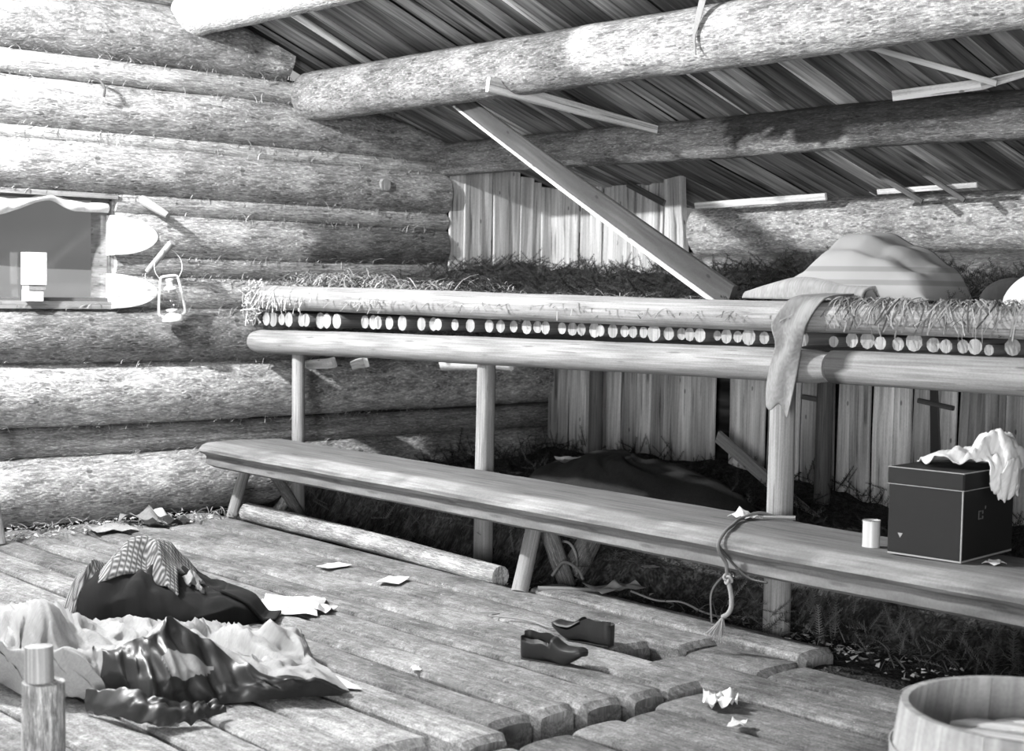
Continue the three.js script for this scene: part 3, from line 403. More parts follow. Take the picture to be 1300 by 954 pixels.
{ const g = heap(5.20, -5.66, 1.40, (a) => 0.09 / Math.sqrt(Math.cos(a + 0.3) ** 2 * 0.35 + Math.sin(a + 0.3) ** 2 * 2.2), (t) => 0.14 * Math.pow(Math.max(0, 1 - t * t), 0.4), { nr: 12, na: 32 }); single('shoe', g, M.woolDark, 'dark grey soft shoe beside the white pillow on the bunk', 'shoe'); }

// ------------------------------------------------------------------ bench
const bench = thing('bench', 'long half-log bench in front of the bunk', 'bench', [3.2, 0, -4.85]);
{ // round of the log towards the room, a hewn face below it, flat seat
  const zf = -4.565, zb = -5.09, prof = [[-5.09, 0.485], [-4.80, 0.492], [-4.665, 0.49], [-4.615, 0.485], [-4.578, 0.470], [-4.556, 0.448], [-4.556, 0.430], [-4.575, 0.414], [-4.600, 0.402], [-4.606, 0.390], [-4.604, 0.345], [-4.625, 0.332], [-4.75, 0.325], [-5.0, 0.36], [-5.09, 0.42]];
  const st = [], n = 100; for (let i = 0; i <= n; i++) { const x = lerp(0.40, 7.2, i / n); st.push({ o: V(x, 0, 0), x: V(0, 0, 1), y: V(0, 1, 0) }); }
  const g = sweep(prof, st, { shape: (p, s, j) => { const w = 0.02 * (fb(s * 1.7, 1, 110) - 0.5), e = 0.010 * (fb(s * 8, j, 111) - 0.5); p.z += w + e; p.y += 0.012 * (fb(s * 1.3, 4, 112) - 0.5) + e * 0.5; if (s < 0.05) { p.y += (0.41 - p.y) * 0.10 * (1 - s / 0.05); } if (j >= 7 && j <= 9) p.y += 0.012 * (fb(s * 5, 2, 113) - 0.5); } });
  const P = g.attributes.position, C = []; for (let k = 0; k < P.count; k++) { const x = P.getX(k), y = P.getY(k), z = P.getZ(k); let c = 0.78; if (y > 0.475 && z < -4.64) c = 0.62 + 0.2 * (fb(x * 3, z * 12, 114) - 0.5); else if (y > 0.408) { c = 0.78; if (fb(x * 2.2 + 1, y * 9, 115) > 0.52) c = 1.05; if (fb(x * 6, y * 20, 116) > 0.62) c -= 0.18; } else c = 0.66 + 0.2 * (fb(x * 3, y * 30, 117) - 0.5); C.push(c, c, c); }
  g.setAttribute('color', new THREE.Float32BufferAttribute(C, 3)); part('seat', g, M.bench, bench, 'half-log seat with a hewn underside'); }
for (const [a, b, r] of [[[0.375, -0.01, -4.80], [0.355, 0.38, -4.945], 0.036], [[3.175, -0.01, -4.74], [3.08, 0.38, -4.94], 0.043]]) part('leg', log(a, b, r, r * 0.95, { amp: 0.08, m: 12, n: 8, tint: 1.0 }), M.pole, bench, 'peeled round leg splayed towards the room');
for (const [a, b, r] of [[[0.60, -0.05, -5.20], [0.40, 0.36, -5.02], 0.035], [[3.06, -0.05, -5.17], [2.98, 0.36, -5.04], 0.045]]) part('leg', log(a, b, r, r, { amp: 0.14, m: 12, n: 8, tint: 0.5 }), M.bark, bench, 'rough dark leg at the back');
part('leg', log([6.6, 0, -4.75], [6.5, 0.38, -4.9], 0.04, 0.04, { m: 10, n: 4 }), M.pole, bench);

// things on the bench
{ const c = V(5.40, 0.496, -4.93), box2 = thing('tin_box', 'black tin box with pale worn edges on the bench', 'box', [c.x, c.y, c.z]); box2.rotation.y = 0.10;
  const L = (g) => { g.translate(c.x, c.y, c.z); return g; }, w = 0.146, d = 0.205, H = 0.325, hl = 0.262;
  const rb = (x0, x1, y0, y1, z0, z1) => { const s = new THREE.Shape(), e = 0.004; s.moveTo(x0 + e, z0); s.lineTo(x1 - e, z0); s.lineTo(x1, z0 + e); s.lineTo(x1, z1 - e); s.lineTo(x1 - e, z1); s.lineTo(x0 + e, z1); s.lineTo(x0, z1 - e); s.lineTo(x0, z0 + e); const g = new THREE.ExtrudeGeometry(s, { depth: y1 - y0 - 0.006, bevelEnabled: true, bevelSize: 0.003, bevelThickness: 0.003, bevelSegments: 2 }); g.rotateX(Math.PI / 2); g.translate(0, y1 - 0.003, 0); return g; };
  part('body', L(rb(-w, w, 0.006, hl, -d, d)), M.black, box2);
  const lid = part('lid', L(rb(-w - 0.004, w + 0.004, hl, H, -d - 0.004, d + 0.004)), M.black, box2);
  const bar = (x0, x1, y0, y1, z0, z1) => { const g = box(x0, x1, y0, y1, z0, z1); return L(g); };
  const q = 0.0018, W = w + 0.005, D = d + 0.005;
  part('lid_edge', mergeGeometries([bar(-W, W, hl - q, hl + q, D - 0.003, D + 0.001), bar(W - 0.003, W + 0.001, hl - q, hl + q, -D, D), bar(-W, W, H - 0.003, H + 0.001, D - 0.003, D + 0.0015), bar(W - 0.003, W + 0.0015, H - 0.003, H + 0.001, -D, D)]), M.edge, lid, 'pale worn edge of the lid');
  part('corner_edge', mergeGeometries([bar(w - 0.002, w + 0.0025, 0.0, H, d - 0.002, d + 0.0025), bar(-w, w, 0.0, 0.006, d - 0.002, d + 0.002), bar(w - 0.002, w + 0.002, 0.0, 0.010, -d, d), bar(w - 0.012, w - 0.002, 0.225, 0.255, d - 0.002, d + 0.002)]), M.edge, box2, 'pale worn edges of the body');
  part('mark', mergeGeometries([bar(w + 0.003, w + 0.0042, 0.175, 0.179, 0.06, 0.078), bar(w + 0.003, w + 0.0042, 0.147, 0.151, 0.06, 0.078), bar(w + 0.003, w + 0.0042, 0.147, 0.179, 0.078, 0.082), bar(w + 0.003, w + 0.0042, 0.147, 0.158, 0.046, 0.052), bar(w + 0.003, w + 0.0042, 0.166, 0.178, 0.046, 0.052), bar(w + 0.003, w + 0.0042, 0.182, 0.194, 0.026, 0.030)]), M.stencil, box2, 'small pale stencilled mark on the side');
  part('chip', L((() => { const g = new THREE.CircleGeometry(0.012, 3); g.rotateZ(0.5); g.translate(-0.095, 0.075, d + 0.0035); return g; })()), M.edge, box2, 'pale chip in the black paint'); }
{ const C = [[[5.27, 0.825, -4.90], [5.29, 0.825, -4.97], [5.33, 0.83, -5.05], [5.36, 0.825, -5.08]], [[5.34, 0.835, -4.83], [5.37, 0.845, -4.93], [5.40, 0.845, -5.02], [5.42, 0.832, -5.08]], [[5.42, 0.838, -4.80], [5.44, 0.87, -4.90], [5.46, 0.875, -5.0], [5.46, 0.86, -5.09]], [[5.49, 0.84, -4.84], [5.50, 0.90, -4.91], [5.51, 0.925, -5.00], [5.50, 0.90, -5.09]], [[5.555, 0.83, -4.90], [5.555, 0.905, -4.93], [5.555, 0.94, -5.0], [5.55, 0.93, -5.09]], [[5.585, 0.80, -4.89], [5.60, 0.84, -4.93], [5.605, 0.875, -4.99], [5.60, 0.86, -5.08]], [[5.588, 0.75, -4.90], [5.61, 0.78, -4.92], [5.625, 0.82, -4.99], [5.60, 0.80, -5.06]], [[5.59, 0.71, -4.93], [5.605, 0.69, -4.95], [5.62, 0.73, -5.0], [5.60, 0.75, -5.04]]];
  single('shirt', sheet(C, { s: 7, t: 7, sharp: 0.3, thick: 0.005, crease: (q, a, b) => { q[1] += 0.05 * (ridged(a * 5, b * 3, 121) - 0.4) * smooth(0, 0.2, a); q[0] += 0.03 * (fb(a * 8, b * 6, 122) - 0.5); q[1] = Math.max(q[1], q[0] < 5.56 ? 0.825 : 0.6); } }), M.white, 'crumpled white shirt thrown over the black tin box', 'shirt'); }
{ const t = thing('tin_can', 'pale cylindrical tin can standing on the bench', 'can', [5.145, 0.49, -4.79]), at = [5.145, 0.49, -4.79];
  part('body', lathe([[0.0, 0.004], [0.031, 0.004], [0.034, 0.0], [0.034, 0.004], [0.033, 0.008], [0.033, 0.098], [0.0345, 0.10], [0.0345, 0.104], [0.032, 0.104], [0.032, 0.01], [0, 0.01]], at, 28), M.tin, t); part('rim', (() => { const g = new THREE.TorusGeometry(0.0335, 0.0018, 6, 28); g.rotateX(Math.PI / 2); g.translate(at[0], at[1] + 0.104, at[2]); return g; })(), M.tinDark, t); }
{ const C = []; for (let i = 0; i <= 4; i++) { const row = []; for (let j = 0; j <= 4; j++) { const u = i / 4 - 0.5, v = j / 4 - 0.5; row.push([4.40 + 0.10 * u + 0.015 * Math.sin(j * 3), 0.500 + 0.05 * Math.max(0, 0.8 - Math.hypot(u + 0.15, v) * 2) + 0.012 * ((i + j) % 2), -4.93 + 0.09 * v]); } C.push(row); } single('paper_wad', sheet(C, { s: 4, t: 4, sharp: 0.6, thick: 0.002 }), M.paper, 'small crumpled white paper on the bench beside the right post', 'paper'); }
single('clothes_peg', log([4.46, 0.502, -4.98], [4.57, 0.505, -5.06], 0.007, 0.010, { m: 8, n: 6, tint: 0.9 }), M.pole, 'short pale stick on the bench touching the right post', 'stick');
{ const C = []; for (let i = 0; i <= 3; i++) { const row = []; for (let j = 0; j <= 3; j++) row.push([5.615 + 0.05 * (i / 3) + 0.008 * (j % 2), 0.496 + 0.012 * ((i * 2 + j) % 3) / 2, -4.80 - 0.07 * (j / 3)]); C.push(row); } single('paper_crumb', sheet(C, { s: 3, t: 3, sharp: 0.8, thick: 0.002 }), M.paper, 'tiny white paper crumb at the corner of the black box', 'paper'); }
{ const rope = thing('rope', 'thin dark rope looped round the bench with a frayed end', 'rope', [4.5, 0.2, -4.6]);
  part('loop', tube([[4.47, 0.495, -5.06], [4.43, 0.515, -4.99], [4.44, 0.503, -4.86], [4.53, 0.501, -4.70], [4.578, 0.492, -4.60], [4.600, 0.455, -4.535], [4.605, 0.42, -4.535], [4.607, 0.37, -4.575], [4.608, 0.322, -4.585], [4.62, 0.312, -4.60]], 0.0075, { n: 60 }), M.rope, rope);
  part('strand', tube([[4.60, 0.45, -4.530], [4.62, 0.40, -4.565], [4.66, 0.355, -4.585], [4.72, 0.322, -4.595], [4.80, 0.318, -4.60]], 0.005, { n: 30 }), M.iron, rope);
  part('knot', (() => { const g = new THREE.TorusKnotGeometry(0.014, 0.006, 40, 6, 2, 3); g.translate(4.612, 0.305, -4.585); return g; })(), M.ropePale, rope);
  part('hanging_end', tube([[4.612, 0.30, -4.585], [4.625, 0.25, -4.59], [4.63, 0.20, -4.59], [4.615, 0.165, -4.59], [4.585, 0.145, -4.59]], 0.010, { n: 24 }), M.ropePale, rope);
  const fr = []; for (let k = 0; k < 26; k++) { const a = R(-0.5, 0.5), b = R(-0.4, 0.4); fr.push(tube([[4.588, 0.148, -4.59], [4.575 + a * 0.03, 0.115, -4.59 + b * 0.03], [4.555 + a * 0.085, 0.06 + R(-0.02, 0.02), -4.59 + b * 0.07]], 0.0028, { n: 4, m: 4 })); }
  part('frayed_end', mergeGeometries(fr), M.ropePale, rope, 'frayed tassel at the end of the rope');
  part('loose_cord', tube([[4.63, 0.31, -4.60], [4.52, 0.30, -4.72], [4.38, 0.25, -4.82], [4.27, 0.16, -4.88], [4.235, 0.06, -4.92], [4.21, -0.02, -4.96]], 0.0045, { n: 36 }), M.ropePale, rope); }

// ------------------------------------------------------------------ braces and boards above the bunk
{ const t = thing('brace_board', 'long grey board slanting from the first purlin down to the bunk', 'board', [3.9, 1.42, -5.32]), A = [1.40, 2.60, -5.74], B = [3.98, 1.43, -5.30];
  part('face', board(A, B, 0.10, 0.03, [0.37, 0.83, 0.06], { n: 12, bow: 0.02, wane: 0.06, taper: 1.25 }), M.boardGrey, t);
  part('lit_edge', board([A[0] - 0.018, A[1] - 0.048, A[2] + 0.010], [B[0] - 0.023, B[1] - 0.058, B[2] + 0.010], 0.014, 0.034, [0.37, 0.83, 0.06], { n: 12, bow: 0.02, wob: 0.004, taper: 1.6 }), M.boardPale, t, 'pale strip painted for the light along the lower edge'); }  // bright strip paints the light catching the lower edge
single('brace_board', board([2.10, 2.585, -5.385], [2.215, 2.43, -6.62], 0.085, 0.03, [0, 1, 0.1], { n: 6, taper: 0.6 }), M.boardPale, 'bright short board wedged between the first and second purlins', 'board');
{ const g = sheet([[[3.60, 2.87, -5.45], [3.645, 2.87, -5.45]], [[3.585, 2.76, -5.435], [3.62, 2.755, -5.435]], [[3.575, 2.68, -5.435], [3.592, 2.68, -5.435]], [[3.58, 2.60, -5.45], [3.585, 2.60, -5.45]]], { s: 5, t: 3, thick: 0.004 }); single('bark_strip', g, M.canvas, 'narrow pale strip hanging over the first purlin', 'strip'); }

// ------------------------------------------------------------------ on and by the gable wall
{ const ln = thing('lantern', 'pale metal barn lantern hanging on the log wall', 'lantern', [0.17, 1.2, -4.50]); const c = [0.17, 1.215, -4.50];
  const P = (y, z) => [c[0], y, c[2] + z];
  part('fount', lathe([[0, 0], [0.060, 0], [0.064, 0.006], [0.062, 0.028], [0.040, 0.044], [0.022, 0.050], [0.020, 0.062], [0, 0.062]], c, 24), M.lantern, ln);
  part('burner', lathe([[0.016, 0.06], [0.034, 0.066], [0.036, 0.074], [0, 0.080]], c, 18), M.lantern, ln);
  part('globe', lathe([[0.030, 0.076], [0.046, 0.10], [0.050, 0.125], [0.044, 0.165], [0.032, 0.195]], c, 24), M.globe, ln);
  part('hood', lathe([[0.040, 0.196], [0.043, 0.202], [0.030, 0.214], [0.020, 0.220], [0.020, 0.250], [0.026, 0.252], [0.024, 0.262], [0, 0.266]], c, 20), M.lantern, ln);
  for (const s of [-1, 1]) part('side_tube', tube([P(1.245, s * 0.055), P(1.262, s * 0.085), P(1.30, s * 0.088), P(1.40, s * 0.074), P(1.47, s * 0.062), P(1.492, s * 0.05), P(1.497, 0)], 0.008, { n: 40, m: 8 }), M.lantern, ln);
  part('bail', tube([P(1.475, -0.062), P(1.53, -0.092), P(1.59, -0.088), P(1.645, -0.045), P(1.66, 0), P(1.645, 0.045), P(1.59, 0.088), P(1.53, 0.092), P(1.475, 0.062)], 0.0025, { n: 50, m: 5 }), M.lantern, ln, 'thin wire bail'); ln.rotation.x = 0.10; }
single('peg', log([0.02, 1.52, -4.40], [0.20, 1.70, -4.475], 0.018, 0.024, { m: 10, n: 6, round: 0.1 }), M.pole, 'pale wooden peg through the lantern bail', 'peg');
single('peg', log([0.00, 1.965, -4.37], [0.16, 1.865, -4.465], 0.036, 0.022, { m: 10, n: 6, round: 0.15 }), M.pole, 'stout pale peg above the lantern', 'peg');
{ const C = [], N = 22; for (let i = 0; i <= 4; i++) { const row = []; for (let j = 0; j <= N; j++) { const z = lerp(-3.11, -4.15, j / N), u = (z + 3.79) ; const top = 1.925 + 0.045 * Math.exp(-Math.pow((z + 3.78) / 0.10, 2)) , bot = z > -3.79 ? 1.825 + 0.105 * smooth(-3.42, -3.79, z) : 1.872 + 0.05 * smooth(-3.93, -3.79, z); const t = i / 4; row.push([0.0 + 0.02 * Math.sin(t * 3.1) + 0.008 * Math.sin(j * 1.9), lerp(top, bot, t), z]); } C.push(row); } single('curtain', sheet(C, { s: 3, t: 3, sharp: 0.1, thick: 0.004 }), M.white, 'white cloth curtain gathered up along the window top', 'curtain'); }
{ const t = thing('carton', 'white carton standing on a small block on the window sill', 'carton', [0.05, 1.33, -3.66]); part('carton_body', box(-0.01, 0.10, 1.425, 1.615, -3.715, -3.605), M.white, t); part('band', box(-0.005, 0.095, 1.395, 1.425, -3.71, -3.61), M.canvasGrey, t, 'grey band'); part('block', box(-0.01, 0.09, 1.33, 1.395, -3.70, -3.61), M.white, t); }
single('pole', log([0.53, 0, -3.265], [0.45, 1.02, -3.14], 0.028, 0.022, { m: 10, amp: 0.05, step: 0.1 }), M.pole, 'slender pale pole standing at the left edge by the log wall', 'pole');
{ const t = thing('stub_post', 'round post stub with a smaller tenon in the left foreground', 'post', [4.72, 0, -1.67]); part('shaft', log([4.72, 0, -1.67], [4.72, 0.375, -1.67], 0.058, 0.056, { m: 24, n: 14, amp: 0.05, cap: 0.9, col: (s, th) => fb(s * 14, th * 3, 131) > 0.5 ? 1.2 : 0.9 }), M.bark, t); part('tenon', log([4.705, 0.37, -1.665], [4.70, 0.468, -1.665], 0.039, 0.037, { m: 20, n: 5, amp: 0.06, tint: 1.5, cap: 1.5 }), M.pole, t); }  // tenon tinted paler in place of light falling on it

// ------------------------------------------------------------------ on the floor
function bootGeo() {   // heel at x = 0, toe at x = 0.29 and turned up; open top towards the heel
  const n = 30, m = 28, pos = [], uv = [], idx = [];
  for (let i = 0; i <= n; i++) {
    const t = i / n, x = 0.29 * t, end = Math.sqrt(clamp(1 - Math.pow(Math.max(0, (t - 0.8) / 0.2), 2))), he = Math.sqrt(clamp(1 - Math.pow(Math.max(0, (0.10 - t) / 0.10), 2) * 0.75));
    const w = (0.034 + 0.012 * smooth(0.35, 0.72, t) - 0.004 * smooth(0.2, 0.4, t)) * (0.25 + 0.75 * end) * he, sole = 0.002 + 0.046 * Math.pow(smooth(0.62, 1.0, t), 1.4) + 0.006 * smooth(0.25, 0.4, t) * smooth(0.62, 0.5, t);
    const top = lerp(0.105, 0.058, smooth(0.36, 0.70, t)) + 0.003 * Math.sin(t * 23) * (t < 0.4 ? 1 : 0) + 0.008 * smooth(0.8, 1, t), open = smooth(0.50, 0.44, t);
    for (let j = 0; j <= m; j++) {
      const a = j / m; let y, z;   // 0..0.5 outer shell from one rim round the sole to the other; 0.5..1 the inside or, at the toe, the vamp
      if (a <= 0.5) { const th = lerp(-0.5, 0.5, a / 0.5) * Math.PI * 1.02, c = Math.cos(th), s = Math.sin(th); const f = Math.pow(Math.abs(c), 0.55); y = lerp(top, sole, f); z = w * Math.sign(s) * Math.pow(Math.abs(s), 0.45); }
      else { const th = lerp(0.5, -0.5, (a - 0.5) / 0.5) * Math.PI, c = Math.cos(th), s = Math.sin(th); const inn = lerp(top, 0.02, Math.pow(c, 0.4)), vamp = top + 0.016 * c * (1 - smooth(0.9, 1, t)); y = lerp(vamp, inn, open); z = (w - 0.004 * open) * Math.sign(s) * Math.pow(Math.abs(s), lerp(1, 0.4, open)); }
      pos.push(x, y, z); uv.push(x * 2, a);
    }
  }
  const W = m + 1; for (let i = 0; i < n; i++) for (let j = 0; j < m; j++) { const k = i * W + j; idx.push(k, k + 1, k + W, k + 1, k + W + 1, k + W); }
  for (const i of [0, n]) for (let j = 1; j < m / 2; j++) { const k = i * W; if (i === 0) idx.push(k, k + j + 1, k + j); else idx.push(k, k + j, k + j + 1); }
  return geom(pos, uv, idx);
}
function boot(label, heel, toe, roll = 0) {
  const t = thing('boot', label, 'boot', heel, 'cut-down boots on the floor'); t.rotation.y = Math.atan2(-(toe[2] - heel[2]), toe[0] - heel[0]); t.rotation.z = roll;
  const W = V(...heel); const add = (nm, g, m, l) => { g.translate(W.x, W.y, W.z); return part(nm, g, m, t, l); };
  add('upper', bootGeo(), M.leather); 
  const s = new THREE.Shape(); s.moveTo(0.006, -0.024); s.bezierCurveTo(0.05, -0.034, 0.12, -0.026, 0.17, -0.036); s.bezierCurveTo(0.20, -0.036, 0.21, -0.02, 0.21, 0); s.bezierCurveTo(0.21, 0.02, 0.20, 0.036, 0.17, 0.036); s.bezierCurveTo(0.12, 0.026, 0.05, 0.034, 0.006, 0.024); s.closePath();
  const g = new THREE.ExtrudeGeometry(s, { depth: 0.004, bevelEnabled: false, curveSegments: 10 }); g.rotateX(Math.PI / 2); g.translate(0, 0.005, 0); add('sole', g, M.leatherIn);
}
boot('dark cut-down boot with upturned toe, the nearer of the pair', [4.165, 0.0, -3.885], [4.46, 0.0, -3.975]);
boot('dark cut-down boot pointing left behind the nearer boot', [4.245, -0.003, -4.305], [3.95, -0.003, -4.23]);

// heap of dark clothing
const RT = [0.656, -0.754], FW = [-0.754, -0.656];            // along and across the heap
const coatLoc = (x, z) => { const dx = x - 2.66, dz = z + 3.08; return [dx * RT[0] + dz * RT[1], -(dx * FW[0] + dz * FW[1])]; };
const coatH = (x, z) => { const [u, v] = coatLoc(x, z); const e = Math.pow(Math.abs(u) / (u > 0 ? 0.46 : 0.38), 2.4) + Math.pow(Math.abs(v) / 0.30, 2.4); const b = Math.pow(Math.max(0, 1 - e), 0.42); const h = lerp(0.255, 0.15, smooth(-0.02, 0.30, u)); return b * h * (0.84 + 0.34 * (fb(x * 5, z * 5, 141) - 0.5) + 0.20 * ridged(x * 4, z * 4, 142) + 0.13 * ridged(x * 10, z * 10, 143)); };
const coat = thing('coat', 'heap of dark coat and trousers thrown down on the floor', 'coat', [2.66, 0, -3.08]);
{ const g = heap(2.66, -3.08, 0.0, (a) => { const c = Math.cos(a), s = Math.sin(a), u = c * RT[0] + s * RT[1], v = -(c * FW[0] + s * FW[1]); return 1 / Math.pow(Math.pow(Math.abs(u) / (u > 0 ? 0.46 : 0.38), 2.4) + Math.pow(Math.abs(v) / 0.30, 2.4), 1 / 2.4) * (1 + 0.06 * Math.sin(a * 5)); }, (t, a, x, z) => coatH(x, z) + 0.004, { nr: 34, na: 110 }); part('body', g, M.coat, coat); }
{ const C = []; for (let i = 0; i <= 4; i++) { const row = []; for (let j = 0; j <= 3; j++) { const u = 0.30 + 0.24 * (i / 4), v = 0.10 - 0.17 * (j / 3), x = 2.66 + u * RT[0] - v * FW[0], z = -3.08 + u * RT[1] - v * FW[1]; row.push([x, Math.max(0.012, coatH(x, z) + 0.012), z]); } C.push(row); } part('sleeve', sheet(C, { s: 4, t: 4, thick: 0.01 }), M.coat, coat, 'dark sleeve trailing on the floor'); }
{ const sw = thing('sweater', 'pale knitted sweater lying on the dark coat heap', 'sweater', [2.55, 0.2, -3.05]);
  const patch = (u0, u1, v0, v1, lift, sd) => { const C = []; for (let i = 0; i <= 7; i++) { const row = []; for (let j = 0; j <= 6; j++) { const a = i / 7, b = j / 6, u = lerp(u0, u1, a) + 0.02 * Math.sin(b * 6 + sd), v = lerp(v0, v1, b) + 0.03 * Math.sin(a * 7 + sd), x = 2.66 + u * RT[0] - v * FW[0], z = -3.08 + u * RT[1] - v * FW[1], rim = Math.min(a, 1 - a, b, 1 - b); row.push([x, Math.max(0.02, coatH(x, z)) + lift * smooth(0, 0.3, rim) + 0.012 + 0.014 * Math.sin(a * 9 + b * 5 + sd), z]); } C.push(row); } return sheet(C, { s: 4, t: 4, sharp: 0.1, thick: 0.012 }); };
  part('body', patch(-0.20, 0.14, -0.24, 0.20, 0.045, 1), M.knit, sw); part('sleeve', patch(-0.37, -0.22, -0.10, 0.20, 0.03, 4), M.knit, sw, 'knitted sleeve folded to the left'); part('cuff', patch(0.15, 0.22, -0.02, 0.10, 0.012, 2), M.canvasGrey, sw, 'plain grey cuff'); }

// crumpled oilskin sheet, pale on one side
const tarp = thing('oilskin', 'large crumpled oilskin sheet, black outside and pale inside, spread on the floor', 'oilskin', [3.6, 0, -2.5]);
{ const front = [[3.226, 0.004, -2.072], [3.339, 0.004, -2.114], [3.556, 0.004, -2.109], [3.641, 0.004, -2.172], [3.668, 0.004, -2.274], [3.815, 0.004, -2.336], [4.091, 0.004, -2.311], [4.064, 0.004, -2.412], [4.039, 0.004, -2.551], [4.088, 0.004, -2.696], [4.134, 0.004, -2.84], [4.208, 0.004, -2.988]];
  const mid = [[3.397, 0.09, -2.005], [3.518, 0.09, -2.041], [3.655, 0.1, -2.072], [3.727, 0.1, -2.133], [3.83, 0.11, -2.207], [3.917, 0.1, -2.285], [4.083, 0.12, -2.315], [4.077, 0.13, -2.41], [4.064, 0.11, -2.554], [4.129, 0.08, -2.692], [4.217, 0.05, -2.824], [4.262, 0.02, -2.964]].map(([x, y, z]) => [x - 0.04, y * 0.8, z - 0.03]);
  const ridge = [[3.459, 0.17, -1.981], [3.543, 0.16, -2.031], [3.63, 0.16, -2.092], [3.715, 0.17, -2.139], [3.779, 0.16, -2.237], [3.805, 0.15, -2.34], [3.891, 0.2, -2.414], [3.852, 0.24, -2.509], [3.909, 0.19, -2.623], [4.093, 0.12, -2.704], [4.204, 0.07, -2.836], [4.24, 0.02, -2.999]].map(([x, y, z]) => [x - 0.02, y, z - 0.02]);
  const back = [[2.832, 0.12, -2.227], [2.885, 0.12, -2.299], [3.033, 0.16, -2.315], [3.169, 0.22, -2.365], [3.10, 0.13, -2.50], [3.10, 0.08, -2.62], [3.064, 0.07, -2.775], [3.223, 0.08, -2.847], [3.327, 0.09, -2.939], [3.598, 0.12, -2.997], [3.676, 0.13, -3.143], [3.85, 0.04, -3.10]];
  const end = [[2.094, 0.006, -2.515], [2.107, 0.006, -2.616], [2.204, 0.006, -2.665], [2.437, 0.006, -2.695], [2.679, 0.006, -2.734], [2.773, 0.006, -2.798], [2.888, 0.006, -2.882], [2.974, 0.006, -2.999], [3.079, 0.006, -3.095], [3.327, 0.006, -3.204], [3.551, 0.006, -3.268], [3.818, 0.006, -3.151]];
  const valley = ridge.map((p, k) => [lerp(p[0], back[k][0], 0.55), 0.035 + 0.02 * (k % 2), lerp(p[2], back[k][2], 0.55)]);
  const rows = [front, mid, ridge, valley, back, end];
  const crease = (q, a, b) => { const h = q[1], k = smooth(0.0, 0.05, h) * smooth(0, 0.08, b) * smooth(1, 0.92, b); const r = ridged(q[0] * 4.5 + q[1] * 6, q[2] * 4.5, 151) - 0.3, r2 = ridged(q[0] * 11 + q[1] * 9, q[2] * 11, 152) - 0.3; q[1] = Math.max(0.006, q[1] + 0.06 * k * r + 0.022 * k * r2); q[0] += 0.03 * k * r2; q[2] += 0.025 * k * r; };
  const dark = (i, j) => i < 1.999 && j >= 4.499 && !(i > 0.8 && i < 1.4 && j > 6.9 - (i - 0.8) && j < 7.6 + 0.8 * (i - 0.8));
  part('dark_face', sheet(rows, { s: 12, t: 12, sharp: 0.55, crease, keep: dark }), M.oilskin, tarp, 'shiny black outside of the sheet');
  part('pale_face', sheet(rows, { s: 12, t: 12, sharp: 0.55, crease, keep: (i, j) => !dark(i, j) }), M.canvas, tarp, 'pale inside of the sheet');
  part('crumpled_hem', sheet([[[3.84, 0.06, -2.20], [3.98, 0.10, -2.26], [4.10, 0.07, -2.33], [4.16, 0.05, -2.42], [4.14, 0.04, -2.52]], [[3.86, 0.03, -2.19], [4.02, 0.05, -2.23], [4.16, 0.06, -2.29], [4.20, 0.035, -2.40], [4.17, 0.03, -2.53]], [[3.86, 0.006, -2.20], [4.02, 0.008, -2.22], [4.19, 0.012, -2.27], [4.22, 0.008, -2.39], [4.18, 0.008, -2.54]]], { s: 7, t: 9, sharp: 0.6, thick: 0.003, crease: (q) => { const r = ridged(q[0] * 12, q[2] * 12 + q[1] * 9, 155); q[1] = Math.max(0.006, q[1] + 0.03 * r - 0.008); q[0] += 0.015 * r; } }), M.oilskin, tarp, 'crumpled black hem on the floor'); }
{ const C = [[[3.87, 0.04, -3.03], [3.90, 0.03, -3.07], [3.96, 0.02, -3.10]], [[4.00, 0.03, -2.99], [4.04, 0.025, -3.05], [4.08, 0.015, -3.10]], [[4.12, 0.012, -2.96], [4.15, 0.012, -3.03], [4.20, 0.008, -3.09]]]; single('newspaper', sheet(C, { s: 5, t: 5, sharp: 0.5, thick: 0.002 }), M.paper, 'white paper corner sticking out right of the oilskin', 'paper'); }
function scrap(name, label, x, z, w, d, turn, o = {}) { const C = [], n = o.n ?? 4; for (let i = 0; i <= n; i++) { const row = []; for (let j = 0; j <= n; j++) { const u = (i / n - 0.5) * w * (1 + 0.25 * n2(j * 1.3, x * 9, 161)), v = (j / n - 0.5) * d * (1 + 0.3 * n2(i * 1.3, z * 9, 162)); row.push([x + u * Math.cos(turn) - v * Math.sin(turn), (o.y ?? 0.004) + (o.h ?? 0.02) * Math.pow(n2(i * 1.7 + x * 7, j * 1.7 + z * 7, 163), 2), z + u * Math.sin(turn) + v * Math.cos(turn)]); } C.push(row); } return single(name, sheet(C, { s: 3, t: 3, sharp: 0.6, thick: 0.002 }), o.m ?? M.paper, label, o.c ?? 'paper'); }
scrap('paper_scrap', 'large torn white paper lying right of the dark coat', 2.85, -3.66, 0.24, 0.30, -0.85, { h: 0.045, n: 5 });
scrap('paper_scrap', 'small torn end of paper beside the large torn sheet', 3.0, -3.74, 0.07, 0.13, -0.7, { h: 0.05 });
scrap('paper_scrap', 'flat pale paper scrap in the middle of the floor', 2.63, -4.39, 0.10, 0.16, -0.6, { h: 0.012 });
scrap('paper_scrap', 'thin pale paper scrap near the edge pole', 2.14, -4.37, 0.09, 0.14, -0.1, { h: 0.008 });
scrap('paper_scrap', 'crumpled white paper near the barrel', 5.08, -4.01, 0.10, 0.15, -0.8, { h: 0.06, n: 6 });
scrap('paper_scrap', 'little white scrap nearest the barrel', 5.30, -3.85, 0.05, 0.07, -0.5, { h: 0.02 });
scrap('paper_scrap', 'tiny white crumb left of the boots', 4.07, -3.43, 0.035, 0.03, 0.3, { h: 0.02 });
